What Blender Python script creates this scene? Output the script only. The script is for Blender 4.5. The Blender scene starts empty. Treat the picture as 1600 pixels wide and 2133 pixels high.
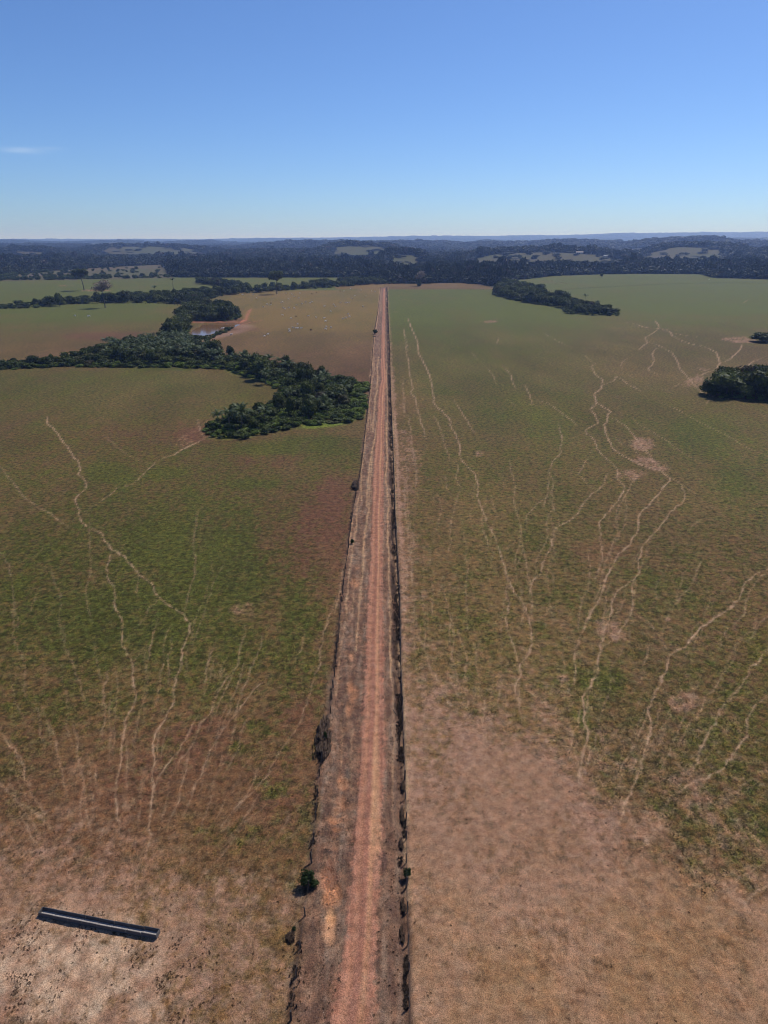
import bpy, math, random
import numpy as np
from mathutils import Vector, Matrix

SC = bpy.context.scene
random.seed(7)
RNG = np.random.default_rng(7)

# ------------------------------------------------------------------ camera, sky, sun, exposure
CAM_H = 65.0
FPX = 1480.0                       # focal length in pixels of the 1600 x 2133 photograph
PITCH = math.radians(20.95)
cam_data = bpy.data.cameras.new("camera")
cam = bpy.data.objects.new("camera", cam_data)
SC.collection.objects.link(cam)
SC.camera = cam
cam.location = (0, 0, CAM_H)
cam.rotation_euler = (math.radians(90) - PITCH, 0, 0)
cam_data.sensor_fit = 'VERTICAL'
cam_data.angle = 2 * math.atan(1066.5 / FPX)
cam_data.clip_start = 0.5
cam_data.clip_end = 90000

SUN_EL = math.radians(51.5)
SUN_AZ = math.radians(38)          # from +Y (ahead) towards +X
world = bpy.data.worlds.new("World")
SC.world = world
world.use_nodes = True
wn = world.node_tree
wn.nodes.clear()
w_out = wn.nodes.new("ShaderNodeOutputWorld")
w_bg = wn.nodes.new("ShaderNodeBackground")
w_sky = wn.nodes.new("ShaderNodeTexSky")
w_sky.sky_type = 'NISHITA'
w_sky.sun_disc = False
w_sky.sun_elevation = SUN_EL
w_sky.sun_rotation = SUN_AZ
w_sky.altitude = 200
w_sky.air_density = 0.78
w_sky.dust_density = 0.45
w_sky.ozone_density = 6.0
w_bg.inputs['Strength'].default_value = 0.10
w_wb = wn.nodes.new("ShaderNodeMix")          # the photograph's cool white balance
w_wb.data_type = 'RGBA'; w_wb.blend_type = 'MULTIPLY'; w_wb.inputs[0].default_value = 1.0
w_wb.inputs[7].default_value = (0.765, 0.94, 1.18, 1)
wn.links.new(w_sky.outputs[0], w_wb.inputs[6])
# one thin wisp of cirrus low in the sky ahead on the left
def wnode(kind, **kw):
    n_ = wn.nodes.new(kind)
    for k_, v_ in kw.items(): setattr(n_, k_, v_)
    return n_
def sky_dir(px, py):
    a, b = (px - 800.0) / 1480.0, (1066.5 - py) / 1480.0
    v = Vector((a, math.cos(PITCH) + b * math.sin(PITCH), -math.sin(PITCH) + b * math.cos(PITCH)))
    return v.normalized()
w_tc = wnode("ShaderNodeTexCoord")
def wisp(px, py, wa, wb):
    c_ = sky_dir(px, py); r_ = Vector((c_.y, -c_.x, 0)).normalized(); u_ = r_.cross(c_)
    sq = []
    for ax_, ww_ in ((r_, wa), (u_, wb)):
        dn = wnode("ShaderNodeVectorMath", operation='DOT_PRODUCT'); wn.links.new(w_tc.outputs['Generated'], dn.inputs[0]); dn.inputs[1].default_value = ax_ / ww_
        off_ = wnode("ShaderNodeMath", operation='SUBTRACT'); wn.links.new(dn.outputs['Value'], off_.inputs[0]); off_.inputs[1].default_value = c_.dot(ax_) / ww_
        p_ = wnode("ShaderNodeMath", operation='MULTIPLY'); wn.links.new(off_.outputs[0], p_.inputs[0]); wn.links.new(off_.outputs[0], p_.inputs[1]); sq.append(p_)
    ad_ = wnode("ShaderNodeMath", operation='ADD'); wn.links.new(sq[0].outputs[0], ad_.inputs[0]); wn.links.new(sq[1].outputs[0], ad_.inputs[1])
    ng_ = wnode("ShaderNodeMath", operation='MULTIPLY'); wn.links.new(ad_.outputs[0], ng_.inputs[0]); ng_.inputs[1].default_value = -1
    ex_ = wnode("ShaderNodeMath", operation='EXPONENT'); wn.links.new(ng_.outputs[0], ex_.inputs[0])
    return ex_.outputs[0]
w_nz = wnode("ShaderNodeTexNoise"); w_nz.inputs['Scale'].default_value = 60; w_nz.inputs['Detail'].default_value = 5
w_mp = wnode("ShaderNodeMapping"); w_mp.inputs['Scale'].default_value = (.5, .5, 3.0)
wn.links.new(w_tc.outputs['Generated'], w_mp.inputs[0]); wn.links.new(w_mp.outputs[0], w_nz.inputs['Vector'])
w_a = wnode("ShaderNodeMath", operation='MULTIPLY_ADD'); wn.links.new(wisp(104, 309, .013, .0016), w_a.inputs[0]); w_a.inputs[1].default_value = .3
wn.links.new(wisp(48, 313, .020, .0026), w_a.inputs[2])
w_b = wnode("ShaderNodeMath", operation='MULTIPLY'); wn.links.new(w_a.outputs[0], w_b.inputs[0]); wn.links.new(w_nz.outputs[0], w_b.inputs[1])
w_c = wnode("ShaderNodeMix", data_type='RGBA'); wn.links.new(w_b.outputs[0], w_c.inputs[0]); wn.links.new(w_wb.outputs[2], w_c.inputs[6]); w_c.inputs[7].default_value = (5.4, 6.9, 9.2, 1)
wn.links.new(w_c.outputs[2], w_bg.inputs['Color'])
wn.links.new(w_bg.outputs[0], w_out.inputs['Surface'])

sun_d = bpy.data.lights.new("sun", 'SUN')
sun_d.energy = 4.6
sun_d.angle = math.radians(0.53)
sun_d.color = (1.0, 0.955, 0.89)
sun = bpy.data.objects.new("sun", sun_d)
SC.collection.objects.link(sun)
sd = Vector((math.sin(SUN_AZ) * math.cos(SUN_EL), math.cos(SUN_AZ) * math.cos(SUN_EL), math.sin(SUN_EL)))
sun.rotation_euler = sd.to_track_quat('Z', 'Y').to_euler()
sun.location = (0, 0, 300)

SC.view_settings.view_transform = 'Standard'
SC.view_settings.look = 'None'
SC.view_settings.gamma = 1.0
SC.view_settings.exposure = 0.0
SC.view_settings.use_curve_mapping = False
SC.cycles.use_denoising = True
SC.cycles.filter_width = 1.0
SC.cycles.volume_bounces = 1
SC.cycles.max_bounces = 6
SC.cycles.diffuse_bounces = 3
SC.cycles.transparent_max_bounces = 8

# ------------------------------------------------------------------ helpers
CP, SP = math.cos(PITCH), math.sin(PITCH)

def ground(px, py, z=0.0):
    """the point of the plane at height z that lies where the photograph shows pixel (px, py)"""
    a = (px - 800.0) / FPX
    b = (1066.5 - py) / FPX
    dx, dy, dz = a, CP + b * SP, -SP + b * CP
    t = (z - CAM_H) / dz
    return (dx * t, dy * t)

def to_px(x, y, z=0.0):
    zz = z - CAM_H
    dep = y * CP - zz * SP
    dep = np.maximum(dep, 1.0)
    up = y * SP + zz * CP
    return 800 + FPX * x / dep, 1066.5 - FPX * up / dep

def link(o, parent=None):
    SC.collection.objects.link(o)
    if parent is not None:
        o.parent = parent
    return o

def tag(o, label=None, cat=None, group=None, kind=None):
    if label: o['label'] = label
    if cat: o['category'] = cat
    if group: o['group'] = group
    if kind: o['kind'] = kind
    return o

def empty(name, loc, label, cat, group=None, rz=0.0):
    o = bpy.data.objects.new(name, None)
    o.empty_display_size = 0.5
    o.location = loc
    o.rotation_euler = (0, 0, rz)
    link(o)
    return tag(o, label, cat, group)

def mesh_from(name, verts, faces, mats, mat_idx=None, smooth=False):
    me = bpy.data.meshes.new(name)
    me.from_pydata([tuple(v) for v in verts], [], [tuple(f) for f in faces])
    for m in (mats if isinstance(mats, (list, tuple)) else [mats]):
        me.materials.append(m)
    if mat_idx is not None:
        me.polygons.foreach_set('material_index', np.asarray(mat_idx, dtype=np.int32))
    if smooth:
        me.polygons.foreach_set('use_smooth', np.ones(len(me.polygons), dtype=bool))
    me.update()
    return me

def sstep(a, b, x):
    t = np.clip((x - a) / (b - a), 0, 1)
    return t * t * (3 - 2 * t)

_PERM = RNG.random((256, 256))
def vnoise(x, y, seed=0):
    x = x + seed * 37.17
    y = y + seed * 91.31
    xi = np.floor(x).astype(np.int64); yi = np.floor(y).astype(np.int64)
    fx = x - xi; fy = y - yi
    fx = fx * fx * (3 - 2 * fx); fy = fy * fy * (3 - 2 * fy)
    a = _PERM[xi & 255, yi & 255]; b = _PERM[(xi + 1) & 255, yi & 255]
    c = _PERM[xi & 255, (yi + 1) & 255]; d = _PERM[(xi + 1) & 255, (yi + 1) & 255]
    return (a * (1 - fx) + b * fx) * (1 - fy) + (c * (1 - fx) + d * fx) * fy

def fbm(x, y, octv=4, seed=0, gain=0.5):
    s = 0.0; amp = 1.0; tot = 0.0
    for k in range(octv):
        s = s + amp * vnoise(x * 2 ** k, y * 2 ** k, seed + k * 3)
        tot += amp; amp *= gain
    return s / tot

def in_poly(px, py, poly):
    inside = np.zeros(np.shape(px), dtype=bool)
    n = len(poly)
    for i in range(n):
        x0, y0 = poly[i]; x1, y1 = poly[(i + 1) % n]
        if y0 == y1: continue
        c = ((y0 > py) != (y1 > py)) & (px < (x1 - x0) * (py - y0) / (y1 - y0) + x0)
        inside ^= c
    return inside

def crop(pts, ox, oy, s):
    return [(ox + x / s, oy + y / s) for x, y in pts]

# ------------------------------------------------------------------ terrain heights
def ucoord(x, y):
    return 800 + 1585.0 * x / np.maximum(y, 150.0)

RIDGES = [   # (distance, half depth, [(column, height) ...])
    (16500, 2600, [(-900, 55), (0, 60), (300, 62), (420, 58), (560, 84), (700, 100), (800, 108), (900, 132), (960, 124), (1000, 128), (1100, 142), (1200, 150), (1300, 178), (1400, 195), (1500, 206), (1600, 218), (2500, 200)]),
    (9000, 1300, [(-900, 40), (-60, 44), (20, 50), (60, 40), (110, 28), (150, 28), (200, 40), (260, 44), (330, 26), (370, 36), (420, 44), (470, 30), (520, 10), (700, 20), (980, 20), (1010, 52), (1040, 40), (1100, 20), (1500, 40), (1530, 72), (1580, 66), (1700, 60), (2500, 40)]),
    (5400, 800, [(-900, 10), (0, 16), (60, 22), (130, 20), (300, 8), (400, 12), (500, 14), (540, 26), (600, 40), (650, 44), (700, 45), (750, 42), (800, 44), (860, 47), (920, 44), (960, 34), (1000, 40), (1060, 37), (1120, 44), (1180, 56), (1250, 50), (1300, 34), (1500, 30), (2500, 30)]),
    (4500, 520, [(-900, 0), (1240, 0), (1300, 24), (1350, 46), (1400, 56), (1450, 56), (1490, 56), (1540, 36), (1600, 30), (2500, 10)]),
]
HUMPS = [    # column, half width, distance, half depth, height
    (300, 130, 3750, 370, 32), (1130, 170, 2480, 330, 27), (838, 55, 2230, 260, 26),
    (755, 85, 3180, 300, 38), (1450, 105, 2880, 330, 40), (50, 70, 3300, 260, 24),
    (600, 120, 3000, 400, 14), (1650, 120, 2600, 400, 20),
]
CLEARINGS = [  # u0, u1, d0, d1  open pasture in the forest
    (212, 425, 3120, 3720), (985, 1290, 1960, 2400), (812, 880, 1820, 2160), (690, 812, 2760, 3130),
    (1300, 1358, 3500, 4050), (1345, 1510, 2330, 2830), (20, 88, 2850, 3180), (165, 255, 7300, 8500),
    (1415, 1500, 4050, 4420),
]

def height(x, y):
    x = np.asarray(x, dtype=float); y = np.asarray(y, dtype=float)
    u = ucoord(x, y)
    h = np.zeros(np.shape(x))
    for d0, w, prof in RIDGES:
        us = [p[0] for p in prof]; hs = [p[1] for p in prof]
        hh = np.interp(u, us, hs)
        wob = (fbm(u / 60.0, y * 0 + d0, 3, 5) - 0.5) * w * 1.2
        h = h + hh * np.exp(-((y - d0 - wob) / w) ** 2)
    for u0, wu, d0, wd, hh in HUMPS:
        h = h + hh * np.exp(-((u - u0) / wu) ** 4 - ((y - d0) / wd) ** 2)
    ramp = sstep(1500, 3400, y)
    h = h + ramp * 16 * (fbm(x / 420.0, y / 420.0, 3, 11) - 0.5)
    h = h + sstep(11000, 18000, y) * 26 * (fbm(x / 900.0, y / 900.0, 4, 21) - 0.5)
    # the sheet sinks a little beyond the last ridge
    h = h + sstep(200, 500, y) * 0.6 * (fbm(x / 60.0, y / 60.0, 3, 31) - 0.5)
    return h

# ------------------------------------------------------------------ the road and its verges (traced, then set on the ground)
def line_x(pts):
    w = [ground(a, b) for b, a in pts]
    w.sort(key=lambda p: p[1])
    ys = np.array([p[1] for p in w]); xs = np.array([p[0] for p in w])
    return lambda y: np.interp(y, ys, xs)

ROAD_END = ground(800, 600)[1]
L_FENCE = line_x([(2133, 603), (2072, 610), (2010, 619), (1850, 642), (1700, 657), (1625, 662), (1484, 687), (1367, 700), (1250, 711), (1067, 734), (974, 752), (880, 763), (793, 772), (735, 776), (692, 780), (650, 787), (600, 793)])
R_LEFT = line_x([(2133, 682), (2050, 702), (2000, 710), (1950, 719), (1900, 724), (1850, 731), (1800, 734), (1700, 741), (1625, 748), (1484, 756), (1367, 761), (1250, 765), (1167, 771), (1067, 775), (974, 778), (880, 786), (830, 788), (808, 790), (793, 794.5), (765, 793.5), (735, 794), (692, 795), (650, 797), (620, 797), (600, 799)])
R_RIGHT = line_x([(2133, 780), (2050, 780), (2000, 781), (1950, 786), (1900, 787), (1850, 789), (1800, 791), (1700, 796), (1625, 799), (1484, 801), (1367, 800), (1250, 797), (1167, 797), (1067, 798), (974, 799.5), (880, 800.5), (830, 802), (808, 803), (793, 806), (765, 803), (735, 802), (692, 802), (650, 801.8), (620, 802), (600, 802.6)])
D_LEFT = line_x([(2133, 840), (2050, 838), (1950, 835), (1850, 830), (1700, 828), (1484, 823), (1367, 819), (1250, 815.5), (1067, 814), (974, 811), (880, 809), (808, 808), (735, 807), (692, 806), (650, 805), (600, 803.8)])
D_RIGHT = line_x([(2133, 853), (2050, 852), (1950, 850), (1850, 846.5), (1700, 845.5), (1484, 838), (1367, 834), (1250, 832), (1067, 822.5), (974, 820), (880, 816), (808, 813.3), (735, 812), (692, 810), (650, 808.4), (600, 806.5)])

rows = [-60, -40, -20, 0, 12, 22, 30, 34, 37]
py = 2200.0
while py > 577:
    rows.append(ground(800, py)[1]); py -= 2.7 if py > 700 else 1.9
d = rows[-1]
while d < 6000:
    d *= 1.0125; rows.append(d)
while d < 70000:
    d *= 1.03; rows.append(d)
ROWS = np.array(rows)
NR = len(ROWS)
dep = np.maximum(ROWS * CP + CAM_H * SP, 8.0)
inner = 0.5405 * dep * 1.05
outer = inner + 60 + 0.65 * np.maximum(ROWS, 0)
endf = sstep(ROAD_END - 1, ROAD_END + 150, ROWS)
yy = np.clip(ROWS, 30, ROAD_END)
lf, rl, rr, dl, dr = L_FENCE(yy), R_LEFT(yy), R_RIGHT(yy), D_LEFT(yy), D_RIGHT(yy)
spread = 1 + np.maximum(ROWS - ROAD_END, 0) / 900.0
spread *= np.where(ROWS > 3000, ROWS / 3000.0, 1.0)
lf, rl, rr, dl, dr = (a * spread for a in (lf - 0.35, rl, rr, dl, dr))
xl = lf - 3.2 * spread; xr = dr + 4.5 * spread
brk = [(-outer, 0), (-inner, 18), (xl, 255), (lf, 14), (rl, 34), (rr, 26), (dl, 16), (dr, 11), (xr, 16), (inner, 290), (outer, 18)]
cols = [brk[0][0][:, None]]
SEG = {}
c0 = 0
names = ['out_l', 'far_l', 'near_l', 'verge_l', 'road', 'verge_r', 'ditch', 'near_r', 'far_r', 'out_r']
for k in range(1, len(brk)):
    a = brk[k - 1][0][:, None]; b = brk[k][0][:, None]; n = brk[k][1]
    t = (np.arange(1, n + 1) / n)[None, :]
    cols.append(a + (b - a) * t)
    SEG[names[k - 1]] = (c0, c0 + n); c0 += n
X = np.concatenate(cols, axis=1)
NC = X.shape[1]
Y = np.repeat(ROWS[:, None], NC, axis=1)
# shake the grid a little so that nothing follows its rows
PX, PY = to_px(X, Y)
Z = height(X, Y)

# masks ------------------------------------------------------------------------------------
near = Y < ROAD_END + 2
def seg_mask(name, soft=0.0):
    a, b = SEG[name]
    m = np.zeros((NR, NC)); m[:, a:b + 1] = 1
    return m * near

# ditch: sunk bed with a steep bank towards the pasture
DLc, DRc = dl[:, None], dr[:, None]
t = (X - DLc) / np.maximum(DRc - DLc, 0.05)
deep = 0.55 + 0.5 * fbm(X * 0 + 3, Y / 9.0, 3, 41)
deep *= 0.30 + 0.70 * sstep(60, 100, Y)
prof = np.clip(np.minimum((t + 0.15) / 0.75, (1.12 - t) / 0.16), 0, 1)
prof = prof * prof * (3 - 2 * prof)
Z -= near * (Y > 30) * prof * deep
BERM = np.exp(-((X - DRc - 0.5) / 0.45) ** 2) * near * (Y > 30)
Z += 0.12 * BERM
# road: a low crown between two wheel ruts
RLc, RRc = rl[:, None], rr[:, None]
rt = (X - RLc) / np.maximum(RRc - RLc, 0.1)
wander = (fbm(Y * 0 + 1.5, Y / 23.0, 3, 51) - 0.5) * 0.16
rut1 = np.exp(-((rt - 0.27 - wander) / 0.10) ** 2)
rut2 = np.exp(-((rt - 0.68 - wander) / 0.09) ** 2)
onroad = sstep(-0.06, 0.05, rt) * sstep(1.06, 0.95, rt) * near
Z += onroad * (0.10 - 0.07 * rut1 - 0.07 * rut2)
LFc = lf[:, None]
verge = ((X > LFc - 0.2) & (X < DRc + 0.3)) * near * (Y > -70)
rough_v = verge * (1 - onroad)
Z += rough_v * 0.34 * (fbm(X / 0.9, Y / 2.6, 4, 61) - 0.5)
Z += (1 - verge) * near * (0.10 * (fbm(X / 1.7, Y / 1.7, 3, 63) - 0.5) + 0.07 * (vnoise(X / 0.33, Y / 0.33, 66) - 0.5) * sstep(260, 120, Y))

def blob(cx, cy, rx, ry, ang=0.0, p=2.0, rag=0.45, seed=1):
    """soft-edged ragged patch, traced in the photograph's pixels, returned on the vertices"""
    dx = PX - cx; dy = PY - cy
    c, s = math.cos(math.radians(ang)), math.sin(math.radians(ang))
    a = (dx * c + dy * s) / rx; b = (-dx * s + dy * c) / ry
    r = np.sqrt(a * a + b * b)
    m = r < 2.2
    out = np.zeros_like(PX)
    if m.any():
        xx, yy_ = X[m], Y[m]
        sc = np.maximum(yy_, 60) * 0.035
        n = fbm(xx / sc, yy_ / (sc * 2.0), 4, seed + 70) - 0.5
        out[m] = sstep(1.25, 0.35, r[m] + rag * 2.2 * n)
    return out

# trails -------------------------------------------------------------------------------------
TR = []
def trail(pts, w=0.4, k=0.75, o=(0, 0, 1)):
    TR.append((crop(pts, *o), w, k))
c4 = (0, 850, 3.556); c5 = (0, 1350, 2.286)
trail([(350, 60), (350, 110), (410, 170), (440, 210), (505, 300), (540, 350), (585, 405), (597, 450), (578, 490), (625, 530), (635, 595), (565, 660), (560, 705), (590, 755), (580, 800), (605, 845), (680, 890), (765, 930), (770, 975), (830, 1045), (910, 1090), (985, 1175), (1030, 1235), (1130, 1300), (1160, 1385), (1250, 1460), (1345, 1520), (1410, 1595), (1400, 1670), (1345, 1790), (1350, 1900), (1330, 1956)], .42, .85, c4)
trail([(870, 40), (865, 70), (835, 160), (825, 260), (750, 390), (732, 450), (728, 570), (730, 680), (715, 800), (710, 930), (690, 1000)], .42, .95, c5)
trail([(830, 1045), (815, 1120), (790, 1190), (800, 1270), (850, 1330), (858, 1490), (905, 1570), (910, 1680), (905, 1760), (965, 1850), (995, 1940)], .38, .7, c4)
trail([(620, 40), (635, 80), (635, 150), (650, 240), (605, 330), (585, 440), (580, 540), (553, 640), (553, 720), (570, 830), (572, 940)], .45, .8, c5)
trail([(0, 430), (60, 500), (110, 570), (175, 655), (265, 725), (350, 765), (430, 830), (510, 880)], .3, .55, c4)
trail([(1520, 225), (1450, 260), (1340, 310), (1290, 345), (1210, 370)], 1.3, .85, c4)
trail([(1210, 370), (1150, 400), (1085, 465), (1040, 510), (970, 570), (870, 590), (820, 640), (710, 715), (620, 775)], .35, .6, c4)
trail([(1465, 80), (1480, 160), (1510, 215)], .4, .6, c4)
trail([(1160, 1390), (1155, 1440), (1095, 1490), (1070, 1560), (1030, 1610)], .3, .55, c4)
trail([(1600, 1720), (1550, 1840), (1530, 1956)], .35, .6, c4)
trail([(975, 1660), (925, 1740), (915, 1770)], .3, .45, c4)
trail([(1060, 1780), (1010, 1850), (990, 1900)], .3, .45, c4)
trail([(760, 190), (810, 240), (870, 290), (950, 350), (1100, 415)], .3, .3, c4)
trail([(275, 1370), (240, 1450), (225, 1510)], .35, .4, c4)
trail([(325, 1010), (300, 1065), (230, 1110)], .3, .4, c4)
trail([(1005, 10), (985, 110), (970, 190)], .4, .6, c5)
trail([(950, 310), (905, 390), (860, 480), (790, 560), (750, 620), (740, 690)], .38, .7, c5)
trail([(1120, 90), (1075, 150), (1030, 230), (1000, 310), (955, 360), (905, 480), (840, 550), (780, 620)], .4, .5, c5)
trail([(900, 490), (880, 600), (860, 690), (800, 840)], .4, .55, c5)
trail([(1250, -60), (1240, 0), (1185, 120), (1140, 250), (1120, 380), (1090, 480)], .38, .5, c5)
trail([(1290, 120), (1230, 180), (1140, 290), (1060, 390), (1010, 470), (970, 570), (920, 680), (880, 790)], .42, .65, c5)
trail([(1600, -250), (1560, -120), (1525, 0), (1525, 60), (1480, 200), (1440, 330), (1385, 420), (1320, 510), (1280, 600), (1210, 680), (1140, 740), (1060, 840)], .38, .6, c5)
trail([(1010, 700), (975, 800), (940, 900)], .3, .45, c5)
trail([(0, 380), (50, 470), (120, 560), (120, 620), (150, 690), (220, 800), (240, 860)], .5, .6, c5)
trail([(-60, 580), (0, 630), (50, 700), (130, 750), (200, 810), (240, 860)], .7, .6, c5)
trail([(345, 350), (370, 440), (375, 560), (400, 660), (385, 760), (385, 880)], .5, .5, c5)
trail([(510, 110), (495, 200), (497, 330), (490, 440)], .4, .5, c5)
trail([(-20, 1040), (20, 1120), (40, 1160)], .6, .55, c5)
r1 = (820, 640, 4); r6 = (820, 1000, 4); r2 = (1200, 800, 4); r3 = (1100, 1250, 3.2); u4 = (1200, 460, 4)
trail([(120, 90), (140, 150), (170, 220), (205, 300), (200, 370), (240, 440), (270, 500), (300, 570), (325, 670), (335, 790), (375, 850), (400, 855), (465, 930), (480, 1000), (520, 1060), (550, 1140), (560, 1265), (620, 1330), (670, 1380), (705, 1480), (695, 1570), (720, 1640), (770, 1780), (850, 1920), (865, 2000)], .42, .75, r1)
trail([(850, 510), (890, 600), (915, 690), (950, 820), (1005, 940), (1055, 990), (1085, 1030), (1120, 1130), (1150, 1250), (1155, 1370), (1110, 1470), (1050, 1540), (1065, 1620), (1020, 1690), (1015, 1800)], .42, .85, r6)
trail([(950, 820), (935, 940), (965, 1030), (935, 1170), (975, 1320), (1020, 1440), (1050, 1550)], .42, .75, r6)
trail([(980, 820), (1050, 900), (1090, 970)], .35, .5, r6)
trail([(1600, 180), (1545, 260), (1480, 330), (1385, 375), (1335, 430), (1315, 560), (1265, 640), (1225, 780), (1150, 870), (1125, 960), (1085, 1010)], .42, .7, r6)
trail([(-10, 1110), (40, 1030), (60, 990), (150, 900), (185, 885), (235, 830), (240, 790), (270, 740)], .38, .65, r2)
trail([(100, 610), (60, 680), (20, 750), (100, 840), (160, 885)], .35, .5, r2)
trail([(80, 600), (160, 530)], .3, .35, r2)
trail([(80, 170), (105, 290), (110, 380), (125, 470), (150, 640), (160, 680), (140, 710), (180, 750), (200, 850), (240, 990), (270, 1100)], .35, .55, r1)
trail([(120, 900), (140, 1000), (150, 1160), (185, 1280), (190, 1420), (215, 1520)], .4, .4, r1)
trail([(500, 770), (540, 830), (600, 930), (650, 1010), (685, 1050)], .38, .55, r1)
trail([(905, 480), (975, 560), (990, 620), (1020, 680)], .36, .6, r1)
trail([(780, 500), (830, 570), (850, 640)], .3, .4, r1)
trail([(645, 370), (700, 440)], .3, .35, r1)
trail([(880, 240), (855, 320)], .3, .4, r1)
trail([(1090, 640), (1135, 740), (1160, 820)], .36, .55, r1)
trail([(1110, 800), (1200, 820)], .5, .5, r1)
trail([(1180, 770), (1290, 800), (1370, 860), (1440, 910), (1520, 970), (1525, 990)], .36, .6, r1)
trail([(1235, 205), (1380, 290), (1440, 320), (1500, 350)], .3, .45, r1)
trail([(930, 760), (1020, 825)], .3, .35, r1)
trail([(1375, 960), (1400, 1080), (1390, 1220), (1320, 1290), (1295, 1370), (1335, 1470), (1320, 1560), (1330, 1640), (1365, 1740)], .36, .5, r1)
trail([(1300, 1570), (1220, 1620), (1110, 1730), (1110, 1800)], .36, .5, r1)
trail([(340, 900), (380, 1000), (410, 1090), (440, 1180), (480, 1300)], .36, .35, r1)
trail([(430, 1400), (440, 1480), (480, 1590)], .36, .4, r1)
trail([(910, 1400), (920, 1500)], .36, .4, r1)
trail([(890, 600), (940, 580), (1040, 480)], .36, .5, r6)
trail([(1160, 1380), (1230, 1460), (1300, 1560)], .36, .35, r6)
trail([(640, 1300), (690, 1450), (700, 1600), (740, 1750), (760, 1850)], .5, .35, r6)
trail([(730, 1300), (690, 1420), (690, 1520)], .5, .35, r6)
trail([(590, 1150), (600, 1200)], .5, .3, r6)
trail([(90, 0), (95, 200), (120, 450), (125, 640)], .5, .5, r6)
trail([(160, 430), (155, 700), (150, 850), (175, 1000), (190, 1200), (230, 1350), (300, 1550), (420, 1750), (600, 1950)], .55, .5, r6)
trail([(590, 1650), (620, 1850), (640, 1990)], .45, .35, r6)
trail([(250, 0), (210, 10), (205, 40), (155, 80), (165, 150), (225, 190), (290, 230), (260, 260), (265, 310), (235, 340), (245, 400), (255, 430), (310, 540), (400, 600), (470, 640), (560, 680), (700, 720), (790, 790), (705, 890), (640, 970), (525, 1090), (520, 1200), (505, 1250), (410, 1370), (350, 1420), (290, 1540), (235, 1640), (225, 1710), (200, 1790), (130, 1880), (90, 2000)], .5, .85, r2)
trail([(480, 0), (420, 90), (370, 200), (320, 310), (305, 400), (315, 480), (300, 560)], .48, .75, r3)
trail([(280, 280), (330, 295), (430, 360), (445, 390), (510, 465), (600, 570), (700, 700), (790, 780)], .45, .7, r2)
trail([(165, 150), (160, 180), (115, 210), (165, 260), (180, 330), (80, 380), (85, 410), (155, 470), (195, 560), (290, 650), (345, 710), (340, 790), (400, 845), (400, 870), (345, 980), (195, 1150), (205, 1330), (220, 1450), (180, 1560), (185, 1590), (140, 1640)], .42, .7, r2)
trail([(255, 420), (340, 450), (385, 510)], .35, .5, r2)
trail([(490, 470), (490, 550), (510, 580), (620, 640)], .35, .5, r2)
trail([(520, 490), (600, 600)], .35, .5, r2)
trail([(740, 640), (770, 700), (765, 750)], .35, .45, r2)
trail([(790, 780), (860, 820), (915, 910), (890, 980), (770, 1090), (680, 1210), (555, 1350), (545, 1420), (515, 1470), (530, 1560), (480, 1630), (350, 1720), (310, 1790), (290, 2000)], .48, .75, r2)
trail([(410, 1380), (460, 1420), (515, 1470)], .35, .55, r2)
trail([(235, 1670), (310, 1750)], .35, .55, r2)
trail([(850, 810), (960, 890), (1030, 940)], .38, .5, r2)
trail([(565, 0), (540, 130), (490, 280), (455, 490), (360, 650), (375, 740), (395, 900), (355, 1080), (340, 1170), (340, 1280)], .55, .9, r3)
trail([(480, 1630), (465, 1780), (480, 1850), (410, 2000)], .42, .65, r2)
trail([(705, 0), (690, 90), (620, 190), (560, 270), (490, 310)], .42, .7, r3)
trail([(1640, 1520), (1600, 1540), (1500, 1580), (1400, 1660), (1350, 1800), (1270, 1880), (1150, 1950), (1080, 2000)], .48, .75, r2)
trail([(1400, 0), (1350, 60), (1240, 120), (1090, 250), (1050, 310), (940, 360), (935, 420), (890, 540), (800, 720), (820, 820), (790, 980), (740, 1140), (690, 1260), (640, 1400), (610, 1480)], .58, .9, r3)
trail([(705, 80), (820, 160), (890, 250), (935, 350)], .38, .6, r3)
trail([(1600, 320), (1510, 430), (1400, 600), (1290, 730), (1210, 870), (1170, 950), (1110, 1150)], .5, .65, r3)
trail([(1600, 640), (1500, 720), (1460, 800), (1460, 910), (1400, 970), (1330, 1070), (1310, 1110), (1170, 1190), (1050, 1240), (970, 1300)], .5, .7, r3)
trail([(970, 1300), (900, 1400), (850, 1560), (780, 1640)], 1.0, .5, r3)
trail([(960, 750), (900, 840), (850, 900)], .4, .4, r3)
trail([(1290, 140), (1330, 200), (1260, 330)], .5, .4, r3)
trail([(640, 30), (690, 120), (680, 300)], .4, .4, r3)
trail([(450, 1100), (500, 1250)], .5, .35, r3)
trail([(470, 10), (550, 65)], .35, .5, r2)
trail([(680, 140), (860, 220), (1050, 330), (1250, 420), (1360, 490), (1430, 530), (1600, 600)], .3, .42, r2)
trail([(460, 270), (500, 320), (740, 460), (870, 560), (1040, 660)], .3, .35, r2)
trail([(1060, 1440), (1020, 1520), (990, 1600), (970, 1690)], .4, .45, r2)
trail([(970, 1690), (900, 1740), (860, 1800), (780, 1870)], .5, .5, r2)
trail([(1045, 1130), (950, 1210)], .4, .45, r2)
trail([(480, 1900), (600, 2000)], .3, .4, r2)
trail([(1610, 1838), (1560, 1872), (1530, 1900), (1500, 1925)], .8, .6)
trail([(400, 845), (500, 860), (570, 885), (690, 895), (860, 912)], 1.2, .8, u4)
trail([(610, 825), (655, 830), (690, 870), (690, 895)], .8, .8, u4)
trail([(655, 828), (700, 820)], .8, .7, u4)
trail([(690, 890), (790, 930), (800, 955), (850, 985)], .9, .8, u4)
trail([(850, 985), (950, 1025), (1055, 1045)], 1.3, .85, u4)
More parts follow.
